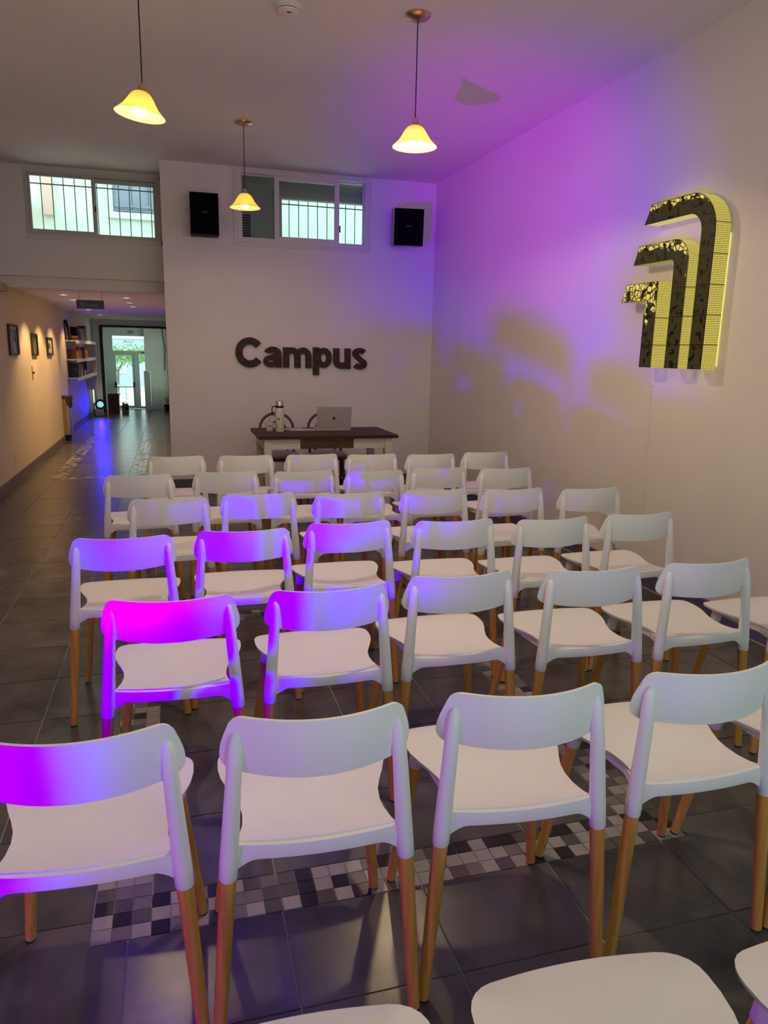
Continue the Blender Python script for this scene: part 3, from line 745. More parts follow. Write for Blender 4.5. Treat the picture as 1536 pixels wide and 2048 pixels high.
# hanging sign
t = thing('hanging_sign', 'dark purple hanging board with small logo and Campus lettering under the beam', 'sign', (-0.90, 9.33, 2.03))
bm = NB(); box(bm, -0.15, 0.148, -0.008, 0.008, -0.048, 0.048); obj('board', bm, m_sign, t, bevel=0.002)
for x in (-0.118, 0.128):
    bm = NB(); tube(bm, [(x, 0, 0.048), (x, 0, 0.165)], 0.0018, 6); obj('wire', bm, m_cord, t)
me = text_mesh('Campus', 0.040, 0.0006, offset=0.0004); me.materials.append(m_signprint)
o = obj('lettering', me, None, t); o.location = (0.02, -0.0086, -0.006); o.rotation_euler = (PI/2, 0, 0)
LOGO = {
 's1': [(0.51, 0.42), (0.47, 0.535), (0.145, 0.535), (0.145, 0.0), (0.262, 0.0), (0.262, 0.42)],
 's2': None, 's3': None}
def arc_pts(cx, cz, r, a0, a1, n):
    return [(cx+r*math.cos(R(a0+(a1-a0)*k/n)), cz+r*math.sin(R(a0+(a1-a0)*k/n))) for k in range(n+1)]
def stroke(u_end, u_top, u_in, u_out, z_top, th, ro, ri):
    # u grows towards the far end (world +y); the upright is at the small-u side
    pts = [(u_end, z_top-th), (u_top, z_top)]
    if ro > 0: pts += arc_pts(u_out+ro, z_top-ro, ro, 90, 180, 10)
    else: pts += [(u_out, z_top)]
    pts += [(u_out, 0.0), (u_in, 0.0)]
    if ri > 0: pts += arc_pts(u_in+ri, z_top-th-ri, ri, 180, 90, 8)
    else: pts += [(u_in, z_top-th)]
    return pts
ST = [stroke(0.51, 0.465, 0.255, 0.140, 0.535, 0.110, 0.0, 0.0),
      stroke(0.41, 0.365, 0.002, -0.120, 0.768, 0.112, 0.135, 0.035),
      stroke(0.33, 0.275, -0.212, -0.325, 1.010, 0.112, 0.235, 0.115)]
for k, pl in enumerate(ST):   # small copy printed on the hanging sign
    bm = NB(); sc = 0.055
    prism(bm, [(-0.085-(p[0]-0.1)*sc, -0.028+p[1]*sc) for p in pl], 'y', -0.0095, -0.008); obj('logo_print', bm, m_signprint, t)

# wall shelf with its objects
sx0, sxf = XL-0.06, XL+0.145
t = thing('shelf_unit', 'white rounded wall shelf with three boards in the corridor', 'shelf', (sx0, 14.4, 0))
Y0, Y1 = 0.0, 3.3
for z, lip in ((1.665, 1), (1.33, 1), (1.00, 1)):
    bm = NB(); box(bm, 0, 0.19, Y0, Y1, z-0.02, z); obj('board', bm, m_shelf, t, bevel=0.003)
    bm = NB(); box(bm, 0.182, 0.20, Y0, Y1, z-0.055, z+0.004); obj('front_lip', bm, m_shelf, t, bevel=0.004)
bm = NB(); box(bm, 0, 0.20, Y1, Y1+0.03, 0.62, 1.67); obj('end_panel', bm, m_shelf, t, bevel=0.012)
bm = NB(); box(bm, 0, 0.008, Y0, Y1, 0.98, 1.80); obj('back_panel', bm, m_wall, t)
SH = (1.665, 1.33, 1.00)
def item(name, label, cat, y, z, bmf, mat, x=0.06, group='objects on the corridor shelf', bev=0.003):
    o = obj(name, bmf, mat, bevel=bev); o.location = (sx0+x, 14.4+y, z); return tag(o, label, cat, group)
def bbox(a, b, c, mt=None):
    bm = NB(); box(bm, -a/2, a/2, -b/2, b/2, 0, c, mt); return bm
item('picture_frame', 'black frame leaning on the near end of the top shelf', 'frame', 0.10, SH[0], bbox(0.02, 0.22, 0.36, Matrix.Rotation(R(-12), 4, 'Y')), m_black, 0.10)
item('book', 'dark brown book lying flat under the light orange one, top shelf', 'book', 0.50, SH[0], bbox(0.15, 0.30, 0.05), m_brownbook, 0.10)
item('book', 'light orange book on top of the brown one, top shelf', 'book', 0.50, SH[0]+0.051, bbox(0.15, 0.28, 0.03), m_orange, 0.10)
item('box', 'black box sitting on the orange books, top shelf', 'box', 0.52, SH[0]+0.083, bbox(0.11, 0.20, 0.16), m_black, 0.11)
item('bottle', 'grey bottle standing in the middle of the top shelf', 'bottle', 1.05, SH[0], (lambda b: (lathe(b, [(0.04, 0), (0.04, 0.16), (0.015, 0.22), (0.015, 0.27)], 14), b)[1])(NB()), m_print, 0.12, bev=0)
item('book', 'tall navy book standing at the far end of the top shelf', 'book', 2.0, SH[0], bbox(0.15, 0.30, 0.30), m_navy, 0.09)
item('frame', 'thin white framed card leaning against the navy book', 'frame', 1.6, SH[0], bbox(0.14, 0.02, 0.24, Matrix.Rotation(R(10), 4, 'X')), m_paper, 0.10)
item('box', 'mustard yellow box on the middle shelf', 'box', 0.55, SH[1], bbox(0.15, 0.55, 0.15), m_yellow, 0.095)
item('book', 'dark brown book at the near end of the middle shelf', 'book', 0.14, SH[1], bbox(0.15, 0.05, 0.18), m_brownbook, 0.095)
item('book', 'red book standing on the middle shelf', 'book', 1.5, SH[1], bbox(0.15, 0.12, 0.22), m_redbook, 0.095)
item('bottle', 'pale glass bottle on the middle shelf', 'bottle', 1.05, SH[1], (lambda b: (lathe(b, [(0.045, 0), (0.045, 0.13), (0.014, 0.18), (0.014, 0.24)], 14), b)[1])(NB()), m_paper, 0.12, bev=0)
item('jar', 'beige jar on the middle shelf', 'jar', 1.95, SH[1], (lambda b: (lathe(b, [(0.05, 0), (0.055, 0.1), (0.035, 0.15), (0.04, 0.16)], 14), b)[1])(NB()), m_bin, 0.12, bev=0)
nb = item('box', 'large navy box with pale print at the near end of the bottom shelf', 'box', 0.42, SH[2], bbox(0.17, 0.50, 0.25), m_navy, 0.095)
bm = NB(); box(bm, 0.020, 0.075, -0.2505, -0.25, 0.13, 0.142); box(bm, -0.03, 0.05, -0.2505, -0.25, 0.155, 0.162); obj('print_detail', bm, m_signprint, nb)
item('book', 'white book next to the navy box, bottom shelf', 'book', 0.85, SH[2], bbox(0.15, 0.05, 0.22), m_paper, 0.095)
item('book', 'dark red book in the middle of the bottom shelf', 'book', 1.15, SH[2], bbox(0.15, 0.08, 0.24), m_redbook, 0.095)
item('box', 'navy box leaning at the far end of the bottom shelf', 'box', 1.9, SH[2], bbox(0.15, 0.35, 0.28), m_navy, 0.09)
item('cup', 'small pale cup in front of the far navy box', 'cup', 1.45, SH[2], (lambda b: (lathe(b, [(0.035, 0), (0.045, 0.10)], 14), b)[1])(NB()), m_paper, 0.14, bev=0)
# tall tan bin with a bag, in the niche corner
t = thing('waste_bin', 'tall tan bin with a steel front and dark bag beside the niche corner', 'bin', (sx0, 13.30, 0))
bm = NB(); prism(bm, [(0.004, -0.08), (0.03, -0.08), (0.10, -0.08)] + arc_pts(0.10, 0.06, 0.14, -85, 85, 12)[0:0] + [(0.135, -0.04), (0.15, 0.03), (0.145, 0.12), (0.11, 0.20), (0.004, 0.20)], 'z', 0.10, 0.72); obj('body', bm, m_bin, t, smooth=True)
bm = NB(); prism(bm, [(0.10, -0.083), (0.138, -0.043), (0.154, 0.03), (0.149, 0.12), (0.153, 0.12), (0.158, 0.03), (0.142, -0.046), (0.103, -0.087)], 'z', 0.10, 0.62); obj('steel_front', bm, m_steel, t)
bm = NB()
lathe(bm, [(0.085, 0.55), (0.10, 0.60), (0.095, 0.66), (0.11, 0.71), (0.10, 0.745), (0.085, 0.73)], 18, c=(0.085, 0.02), capb=False)
for v in bm.verts: v.co.x = max(0.004, v.co.x + 0.012*math.sin(7*v.co.y*20)); v.co.z += 0.012*math.sin(31*v.co.x+17*v.co.y)
obj('bag', bm, m_bag, t, smooth=True)
bm = NB(); box(bm, 0.01, 0.13, -0.07, 0.18, 0, 0.10); obj('base', bm, m_black, t, bevel=0.01)

# ------------------------------------------------------------------ loudspeakers
def speaker(label, cx, z0, z1, y_front, w, depth, rz, tilt):
    h = z1-z0
    t = thing('loudspeaker', label, 'loudspeaker', (cx, y_front+depth*0.5, (z0+z1)/2), rz, None)
    t.rotation_euler = (tilt, 0, rz)
    bm = NB(); box(bm, -w/2, w/2, -depth/2, depth/2, -h/2, h/2); obj('cabinet', bm, m_greyplastic if 'right' in label else m_black, t, bevel=0.006)
    bm = NB(); box(bm, -w/2+0.004, w/2-0.004, -depth/2-0.012, -depth/2, -h/2+0.004, h/2-0.004); g = obj('grille', bm, m_grille, t, bevel=0.004)
    for zc, r in ((-0.09, 0.085), (0.12, 0.045)):
        bm = NB(); lathe(bm, [(r*0.25, 0.004), (r*0.3, 0.002), (r*0.8, 0.0035), (r, 0.001), (r, 0)], 24)
        bm.transform(Matrix.Translation((0, -depth/2-0.012, zc)) @ Matrix.Rotation(R(90), 4, 'X')); obj('driver', bm, m_grille, g, smooth=True)
    bm = NB(); box(bm, -0.028, 0.028, -depth/2-0.0135, -depth/2-0.012, 0.004, 0.018); obj('badge', bm, M('badge_grey', (0.015, 0.015, 0.015), 0.5), g)
    bm = NB(); box(bm, -0.03, 0.03, depth/2, YB-y_front-depth/2+0.004, -0.05, 0.05); obj('bracket', bm, m_black, t)
    return t
speaker('black wall loudspeaker left of the high window, beside the corridor', 0.365, 2.715, 3.12, 8.20, 0.285, 0.20, 0.0, 0.0)
speaker('black fronted wall loudspeaker right of the high window in the purple corner', 2.545, 2.715, 3.10, 8.06, 0.33, 0.22, R(-9), R(5))

# ------------------------------------------------------------------ Campus lettering on the wall
def ribbon(bm, pts, w, y0, y1):
    # flat bar of width w along a 2D path (x, z), thickness y0..y1
    pts = [Vector(p) for p in pts]; n = len(pts); L, Rr = [], []
    for i, p in enumerate(pts):
        t = (pts[min(i+1, n-1)]-pts[max(i-1, 0)]).normalized(); nn = Vector((-t.y, t.x))
        ww = (w[i] if hasattr(w, '__len__') else w)/2
        L.append(p+nn*ww); Rr.append(p-nn*ww)
    rows = []
    for a, b in zip(L, Rr):
        rows.append([bm.verts.new((a.x, y0, a.y)), bm.verts.new((b.x, y0, b.y)), bm.verts.new((b.x, y1, b.y)), bm.verts.new((a.x, y1, a.y))])
    for A, B in zip(rows, rows[1:]):
        for q in range(4): bm.faces.new((A[q], A[(q+1) % 4], B[(q+1) % 4], B[q]))
    bm.faces.new(rows[0]); bm.faces.new(rows[-1][::-1])
def ell(cx, cz, rx, rz, a0, a1, n=26):
    return [(cx+rx*math.cos(R(a0+(a1-a0)*k/n)), cz+rz*math.sin(R(a0+(a1-a0)*k/n))) for k in range(n+1)]
SW = 0.072
def letter_strokes(ch, w, h):
    # strokes in a box of width w and height h, origin at its lower left corner
    q = SW/2
    if ch == 'C': return [(ell(w*0.545, h/2, w*0.545-q, h/2-q, 37, 323, 40), SW+0.006)]
    if ch == 'u': return [([(q, h), (q, h*0.36)], SW), (ell(w/2, w*0.40, w/2-q, w*0.40-q, 180, 360), SW), ([(w-q, h), (w-q, 0)], SW)]
    if ch == 'p':
        d = 0.078; return [([(q, h), (q, 0)], SW), (ell(w*0.555, d+(h-d)/2, w*0.445-q, (h-d)/2-q, 0, 360, 36), SW-0.006)]
    if ch == 'm':
        k = (w-SW)/2; r = k/2
        o = [([(q, h*0.985), (q, 0)], SW)]
        for c in (q+r, q+k+r): o += [(ell(c, h-q-r*0.98, r, r*0.98, 172, 0), SW-0.004)]
        return o + [([(q+k, h-q-r*0.9), (q+k, 0)], SW), ([(w-q, h-q-r*0.9), (w-q, 0)], SW)]
    if ch == 'a':
        return [([(w-q, h*0.66), (w-q, 0)], SW), (ell(w*0.53, h*0.66, w*0.47-q, h*0.34-q, 168, 0), SW-0.006),
                (ell(w*0.44, h*0.295, w*0.44-q*0.92, h*0.295-q*0.86, 0, 360, 32), SW-0.014), ([(w*0.45, h*0.53), (w-q, h*0.56)], SW*0.7)]
    if ch == 's':
        return [(ell(w*0.50, h*0.735, w*0.47-q, h*0.265-q*0.86, 22, 215, 20) + ell(w*0.50, h*0.265, w*0.49-q, h*0.265-q*0.86, 62, -155, 24), SW-0.008)]
spans = {'C': (0.668, 0.955, 1.366, 1.690), 'a': (0.966, 1.180, 1.366, 1.600), 'm': (1.194, 1.522, 1.366, 1.596), 'p': (1.537, 1.762, 1.288, 1.600), 'u': (1.775, 1.980, 1.362, 1.594), 's': (1.992, 2.184, 1.358, 1.602)}
for ch in 'Campus':
    x0, x1, z0, z1 = spans[ch]; bm = NB()
    for k, (pts, wd) in enumerate(letter_strokes(ch, x1-x0, z1-z0)):
        ribbon(bm, pts, wd, -0.014-0.0003*k, 0.014)
    o = obj('wall_letter', bm, m_letter); o.location = (x0, YB-0.024, z0)
    tag(o, 'dark rusted metal letter %s of the word Campus on the back wall' % ch, 'letter', 'Campus letters on the back wall')

# ------------------------------------------------------------------ illuminated logo on the right wall
def perforated(name, lit, strength, face):
    m = bpy.data.materials.new(name); m.use_nodes = True
    n = m.node_tree.nodes; l = m.node_tree.links; b = n['Principled BSDF']
    b.inputs['Base Color'].default_value = (0.012, 0.009, 0.006, 1); b.inputs['Metallic'].default_value = 0.6; b.inputs['Roughness'].default_value = 0.4
    tc = n.new('ShaderNodeTexCoord')
    def mth(op, a, b_=None, v=None):
        q = n.new('ShaderNodeMath'); q.operation = op
        l.new(a, q.inputs[0])
        if b_ is not None: l.new(b_, q.inputs[1])
        elif v is not None: q.inputs[1].default_value = v
        return q.outputs[0]
    sp = n.new('ShaderNodeSeparateXYZ'); l.new(tc.outputs['Object'], sp.inputs[0])
    if face: u, v_ = sp.outputs['Y'], sp.outputs['Z']
    else:
        u = mth('ADD', sp.outputs['X'], sp.outputs['Y']); v_ = sp.outputs['Z']
    F = 2*PI/0.0150
    a = mth('SINE', mth('MULTIPLY', mth('ADD', u, v_), v=F*0.75)); c = mth('SINE', mth('MULTIPLY', mth('SUBTRACT', u, v_), v=F*0.75))
    dots = mth('MULTIPLY', a, c)
    hole = mth('GREATER_THAN', dots, v=0.30 if face else -0.12)
    if face:
        # laser cut drawing: dense dark perforation broken by open cells crossed with lines
        vo = n.new('ShaderNodeTexVoronoi'); vo.feature = 'DISTANCE_TO_EDGE'; vo.inputs['Scale'].default_value = 30; l.new(tc.outputs['Object'], vo.inputs['Vector'])
        cells_ = mth('GREATER_THAN', vo.outputs['Distance'], v=0.085)
        no = n.new('ShaderNodeTexNoise'); no.inputs['Scale'].default_value = 13; l.new(tc.outputs['Object'], no.inputs['Vector'])
        z_ = mth('MULTIPLY', sp.outputs['Z'], v=0.0)
        top = n.new('ShaderNodeAttribute'); top.attribute_name = 'open'
        openm = mth('GREATER_THAN', mth('ADD', no.outputs['Fac'], top.outputs['Fac']), v=0.80)
        no2 = n.new('ShaderNodeTexNoise'); no2.inputs['Scale'].default_value = 26; l.new(tc.outputs['Object'], no2.inputs['Vector'])
        solid = mth('GREATER_THAN', no2.outputs['Fac'], v=0.42)
        lvl1 = mth('MULTIPLY', mth('MULTIPLY', hole, solid), v=0.16)
        lvl2 = mth('MULTIPLY', mth('MULTIPLY', openm, cells_), v=1.0)
        fac = mth('MAXIMUM', lvl1, lvl2)
    else:
        fac = hole
    st = mth('MULTIPLY', fac, v=strength)
    b.inputs['Emission Color'].default_value = (*lit, 1)
    l.new(st, b.inputs['Emission Strength'])
    return m
m_face = perforated('cut_metal_face', (0.95, 0.74, 0.17), 0.80, True)
m_ret = perforated('perforated_return', (1.0, 0.84, 0.16), 0.80, False)
m_led = emission('led_strip_glow', (1.0, 0.80, 0.18), 1.5)
m_edge = M('sign_edge_metal', (0.02, 0.015, 0.01), 0.4, metal=0.7)
lg = thing('wall_sign', 'lit yellow perforated metal logo sign of three nested hooks on the right wall', 'sign', (xr(4.03), 4.03, 1.493), math.atan(0.025))
DEP, OFF = 0.105, 0.012
for k, pl in enumerate(ST):
    hgt = max(p[1] for p in pl)
    bm = NB(); prism(bm, [(p[0], p[1]) for p in pl], 'x', -OFF-DEP, -OFF-DEP+0.003)
    fc = finish('stroke', bm, m_face)
    at = fc.attributes.new('open', 'FLOAT', 'POINT')
    # finer mesh is not needed: openness is set by the height of the corners
    for i, v in enumerate(fc.vertices): at.data[i].value = (0.42 if v.co.z > hgt-0.125 else -0.25) if k == 0 else (0.34 if v.co.z > hgt-0.10 else -0.15)
    so = obj('stroke', fc, None, lg)
    bm = NB(); n_ = len(pl)
    A = [bm.verts.new((-OFF-DEP+0.003, p[0], p[1])) for p in pl]; B = [bm.verts.new((-OFF, p[0], p[1])) for p in pl]
    for i in range(n_): bm.faces.new((A[i], A[(i+1) % n_], B[(i+1) % n_], B[i]))
    obj('return_side', bm, m_ret, so)
    bm = NB(); tube(bm, [(-OFF-DEP, p[0], p[1]) for p in pl], 0.0022, 5, closed=True)
    for zc in [0.14+0.17*q for q in range(6)]:
        if zc < hgt-0.14:
            uo = min(p[0] for p in pl); ui = uo+0.116
            box(bm, -OFF-DEP-0.001, -OFF, uo-0.0015, uo, zc, zc+0.004); box(bm, -OFF-DEP-0.001, -OFF-DEP, uo, ui, zc, zc+0.004)
    obj('edge_trim', bm, m_edge, so)
    bm = NB(); uo = min(p[0] for p in pl)
    box(bm, -0.010, -0.004, uo+0.004, uo+0.012, 0.02, hgt-(0.24 if k == 2 else 0.15))
    box(bm, -0.010, -0.004, uo+0.13, max(p[0] for p in pl)-0.06, hgt-0.105, hgt-0.095)
    box(bm, -0.010, -0.004, uo+0.02, uo+0.10, 0.008, 0.016)
    obj('led_strip', bm, m_led, so)
# thin cable running down from the sign, with its clips, to a junction box
def rw(y, z, off=0.004): return (xr(y)-off, y, z)
t = thing('sign_cable', 'thin white cable running down the right wall from the lit sign', 'cable', (0, 0, 0))
bm = NB(); tube(bm, [rw(4.30, 1.50), rw(4.29, 1.42), rw(4.285, 1.36), rw(4.28, 1.22), rw(4.275, 1.12), rw(4.27, 0.97), rw(4.262, 0.85), rw(4.25, 0.64), rw(4.25, 0.45), rw(4.27, 0.36)], 0.0032, 6); obj('cord', bm, m_wall, t, smooth=True)
for y, z in ((4.285, 1.37), (4.27, 0.965), (4.255, 0.62)):
    bm = NB(); c = rw(y, z); box(bm, c[0]-0.006, c[0]+0.004, y-0.012, y+0.012, z-0.005, z+0.005); obj('clip', bm, m_switch, t)
t = thing('power_adapter', 'white plug adapter in a socket low on the right wall behind the chairs', 'adapter', (xr(4.62), 4.62, 0.345))
bm = NB(); box(bm, -0.012, 0, -0.10, 0.10, -0.05, 0.06); obj('socket_plate', bm, m_switch, t, bevel=0.003)
bm = NB(); box(bm, -0.06, -0.012, -0.085, 0.01, -0.035, 0.03); obj('plug', bm, m_switch, t, bevel=0.006)

# ------------------------------------------------------------------ pendants and smoke detector
SHP = [(0.020, 0.118), (0.034, 0.115), (0.046, 0.108), (0.055, 0.099), (0.063, 0.088), (0.072, 0.073), (0.084, 0.053), (0.097, 0.035), (0.112, 0.021), (0.126, 0.008), (0.134, 0.0)]
def pendant(label, x, y, zb, tilt=0.0, tdir=0.0, power=25.0):
    t = thing('pendant_lamp', label, 'pendant lamp', (x, y, ZC), group='bell glass pendant lamps')
    bm = NB(); lathe(bm, [(0.075, 0), (0.074, -0.008), (0.062, -0.018), (0.03, -0.024), (0.008, -0.030)], 28); obj('canopy', bm, m_brass, t, smooth=True)
    zt = zb-ZC
    bm = NB(); tube(bm, [(0, 0, -0.03), (0, 0, zt+0.152)], 0.0035, 8); obj('cord', bm, m_cord, t, smooth=True)
    mt = Matrix.Translation((0, 0, zt+0.152)) @ Euler((tilt*math.cos(tdir), tilt*math.sin(tdir), 0)).to_matrix().to_4x4() @ Matrix.Translation((0, 0, -0.152))
    bm = NB(); lathe(bm, [(0.032, 0.114), (0.026, 0.120), (0.021, 0.130), (0.017, 0.154), (0.006, 0.158)], 20); bm.transform(mt); obj('cap', bm, m_cap, t, smooth=True)
    bm = NB(); lathe(bm, SHP + [(r-0.003, z+0.002) for r, z in SHP[::-1]], 40, capb=False, capt=False); bm.transform(mt)
    obj('shade', bm, m_shade, t, smooth='all')
    bm = NB(); lathe(bm, [(0.004, -0.020), (0.018, -0.016), (0.030, -0.003), (0.034, 0.012), (0.031, 0.028), (0.020, 0.046), (0.010, 0.052)], 20); bm.transform(mt @ Matrix.Translation((0, 0, 0.012))); obj('bulb', bm, m_bulb, t, smooth=True)
    light('bulb_light', 'SPOT', mt @ Vector((0, 0, -0.012)), power, WARM, target=mt @ Vector((0, 0, -1.0)), parent=t, shadow_soft_size=0.03, spot_size=R(172), spot_blend=0.25)
    light('bulb_glow', 'POINT', mt @ Vector((0, 0, 0.090)), 0.15, (1.0, 0.84, 0.40), parent=t, shadow_soft_size=0.010)
    light('bulb_scatter', 'POINT', mt @ Vector((0, 0, -0.040)), 0.20*power, (1.0, 0.76, 0.48), parent=t, shadow_soft_size=0.03)
    return t
pendant('bell glass pendant lamp on the left, tilted, nearest the camera side', -0.105, 4.49, 2.772, R(7), R(90))
pendant('bell glass pendant lamp on the right, in front of the purple wall', 1.431, 4.49, 2.752, power=38.0)
pendant('smallest bell glass pendant lamp, farthest, in front of the high window', 0.653, 6.88, 2.765, power=11.0)
pendant('bell glass pendant lamp above the nearest chairs, out of the picture', 0.653, 2.10, 2.76, power=50.0)
t = thing('smoke_detector', 'white round smoke detector on the ceiling between the pendant lamps', 'detector', (0.70, 4.61, ZC))
bm = NB(); lathe(bm, [(0.075, 0), (0.075, -0.012), (0.062, -0.018), (0.058, -0.034), (0.045, -0.042), (0.020, -0.045)], 28); obj('housing', bm, m_wall, t, smooth=True)
bm = NB(); lathe(bm, [(0.0605, -0.020), (0.0605, -0.026), (0.0598, -0.027)], 28, capb=False, capt=False); obj('vent_slot', bm, m_black, t)
bm = NB(); box(bm, -0.012, 0.012, -0.03, -0.018, -0.0455, -0.043); obj('indicator', bm, m_black, t)

# ------------------------------------------------------------------ teacher's table and what stands on it
TX0, TX1, TY0, TY1, TZ = 0.705, 2.005, 6.55, 7.32, 0.80
tt = thing('table', 'wooden table with dark brown top and white legs before the back wall', 'table', ((TX0+TX1)/2, (TY0+TY1)/2, 0))
hw, hd = (TX1-TX0)/2, (TY1-TY0)/2
bm = NB(); box(bm, -hw, hw, -hd, hd, TZ-0.028, TZ); obj('tabletop', bm, m_tabletop, tt, bevel=0.006)
for sx in (-1, 1):
    for sy in (-1, 1):
        bm = NB(); x, y = sx*(hw-0.085), sy*(hd-0.07)
        prism(bm, [(x-0.035, y-0.035), (x+0.035, y-0.035), (x+0.035, y+0.035), (x-0.035, y+0.035)], 'z', 0, TZ-0.028)
        for v in bm.verts:
            if v.co.z < 0.1: v.co.x = x+(v.co.x-x)*0.72; v.co.y = y+(v.co.y-y)*0.72
        obj('leg', bm, m_tablewhite, tt, bevel=0.003)
xa = hw-0.12
for (a, b) in ((-xa, 1.085-(TX0+TX1)/2), (1.585-(TX0+TX1)/2, xa)):
    bm = NB(); box(bm, a, b, -hd+0.05, -hd+0.072, TZ-0.125, TZ-0.028); obj('apron', bm, m_tablewhite, tt)
bm = NB(); box(bm, -xa, xa, hd-0.072, hd-0.05, TZ-0.125, TZ-0.028); obj('apron', bm, m_tablewhite, tt)
for sx in (-1, 1):
    bm = NB(); x = sx*(hw-0.061); box(bm, x-0.011, x+0.011, -hd+0.105, hd-0.105, TZ-0.125, TZ-0.028); obj('apron', bm, m_tablewhite, tt)
bm = NB(); box(bm, 1.088-(TX0+TX1)/2, 1.582-(TX0+TX1)/2, -hd+0.042, -hd+0.30, TZ-0.122, TZ-0.032); dr = obj('drawer', bm, m_drawer, tt, bevel=0.004)
# thermos
t = thing('thermos', 'tall white thermos with steel cap and dark handle on the table', 'thermos', (0.945, 6.95, TZ))
bm = NB(); lathe(bm, [(0.040, 0), (0.043, 0.004), (0.043, 0.215), (0.038, 0.226)], 28); obj('body', bm, m_thermos, t, smooth=True)
bm = NB(); lathe(bm, [(0.039, 0.226), (0.039, 0.244)], 28); obj('collar', bm, m_black, t, smooth=True)
bm = NB(); lathe(bm, [(0.036, 0.244), (0.036, 0.280), (0.031, 0.287)], 28); obj('cap', bm, m_steel, t, smooth=True)
bm = NB(); tube(bm, [(-0.036, -0.005, 0.236), (-0.066, -0.005, 0.238), (-0.070, -0.005, 0.228), (-0.073, -0.005, 0.155), (-0.042, -0.004, 0.150)], 0.005, 8); obj('handle', bm, m_black, t, smooth=True)
bm = NB(); lathe(bm, [(0.013, 0), (0.013, 0.0012)], 6); bm.transform(Matrix.Translation((-0.011, -0.0412, 0.122)) @ Matrix.Rotation(R(90), 4, 'X') @ Matrix.Rotation(R(20), 4, 'Z')); obj('emblem', bm, m_emblem, t)
# mate cup
t = thing('mate_cup', 'small white mate cup with metal straw on the table', 'cup', (0.858, 7.02, TZ))
bm = NB(); lathe(bm, [(0.030, 0), (0.035, 0.006), (0.037, 0.07), (0.038, 0.086), (0.034, 0.086), (0.031, 0.070)], 24); obj('body', bm, m_cup, t, smooth=True)
bm = NB(); lathe(bm, [(0.0325, 0.074), (0.02, 0.079)], 20); obj('herb', bm, m_bark, t)
bm = NB(); tube(bm, [(0.004, 0, 0.05), (0.002, 0, 0.115), (0.004, -0.004, 0.128)], 0.003, 8); obj('straw', bm, m_steel, t, smooth=True)
bm = NB(); lathe(bm, [(0.010, 0), (0.010, 0.0012)], 3); lathe(bm, [(0.0085, 0), (0.0085, 0.0012)], 12, c=(0.0, -0.014)); bm.transform(Matrix.Translation((-0.010, -0.0375, 0.052)) @ Matrix.Rotation(R(90), 4, 'X') @ Matrix.Rotation(R(90), 4, 'Z')); obj('emblem', bm, m_emblem, t)
# papers
t = thing('papers', 'loose printed sheets of paper between thermos and laptop', 'paper', (1.16, 7.08, TZ))
for k, (x, y, rz) in enumerate(((0, 0, 0.1), (0.09, 0.01, -0.15), (-0.05, 0.06, 0.3))):
    bm = NB(); mt = Matrix.Translation((x, y, 0.001+0.0015*k)) @ Matrix.Rotation(rz, 4, 'Z'); box(bm, -0.105, 0.105, -0.074, 0.074, 0, 0.001, mt); o = obj('sheet', bm, m_paper, t)
    bm = NB(); box(bm, -0.08, 0.04, -0.03, 0.0, 0.001, 0.0013, mt); obj('print', bm, m_print, o)
# laptop
t = thing('laptop', 'open silver laptop with apple emblem on its lid, on the table', 'laptop', (1.478, 7.00, TZ), R(-2))
bm = NB(); box(bm, -0.168, 0.168, 0.0, 0.235, 0.003, 0.016); obj('base', bm, m_alu, t, bevel=0.004)
bm = NB(); box(bm, -0.15, 0.15, 0.05, 0.14, 0.016, 0.0168); obj('keyboard', bm, m_black, t)
mt = Matrix.Translation((0, 0.002, 0.016)) @ Matrix.Rotation(R(14), 4, 'X')
bm = NB(); box(bm, -0.168, 0.168, -0.006, 0.0, 0.0, 0.225, mt); ld = obj('lid', bm, m_alu, t, bevel=0.003)
bm = NB(); box(bm, -0.160, 0.160, 0.0, 0.0008, 0.008, 0.217, mt); obj('screen', bm, m_black, ld)
m_apple = M('emblem_black', (0.012, 0.010, 0.010), 0.3)
pts = []
for k in range(40):
    a = 2*PI*k/40; r = 0.0145*(1+0.10*math.cos(2*a)*0.5-0.16*max(0, math.sin(a))**14-0.07*max(0, -math.sin(a))**18)
    x, z = r*math.cos(a)*0.98, r*math.sin(a)*1.05
    if x > 0.0085 and abs(z-0.002) < 0.0075: x = 0.0135-math.sqrt(max(0, 0.0075**2-(z-0.002)**2))*0.75
    pts.append((x, z))
bm = NB(); prism(bm, pts, 'y', -0.0072, -0.006)
prism(bm, [(0.0, 0.0155), (0.002, 0.0205), (0.0065, 0.0225), (0.0055, 0.018), (0.002, 0.0155)], 'y', -0.0072, -0.006)
bm.transform(mt @ Matrix.Translation((0, 0, 0.112))); obj('emblem', bm, m_apple, ld)

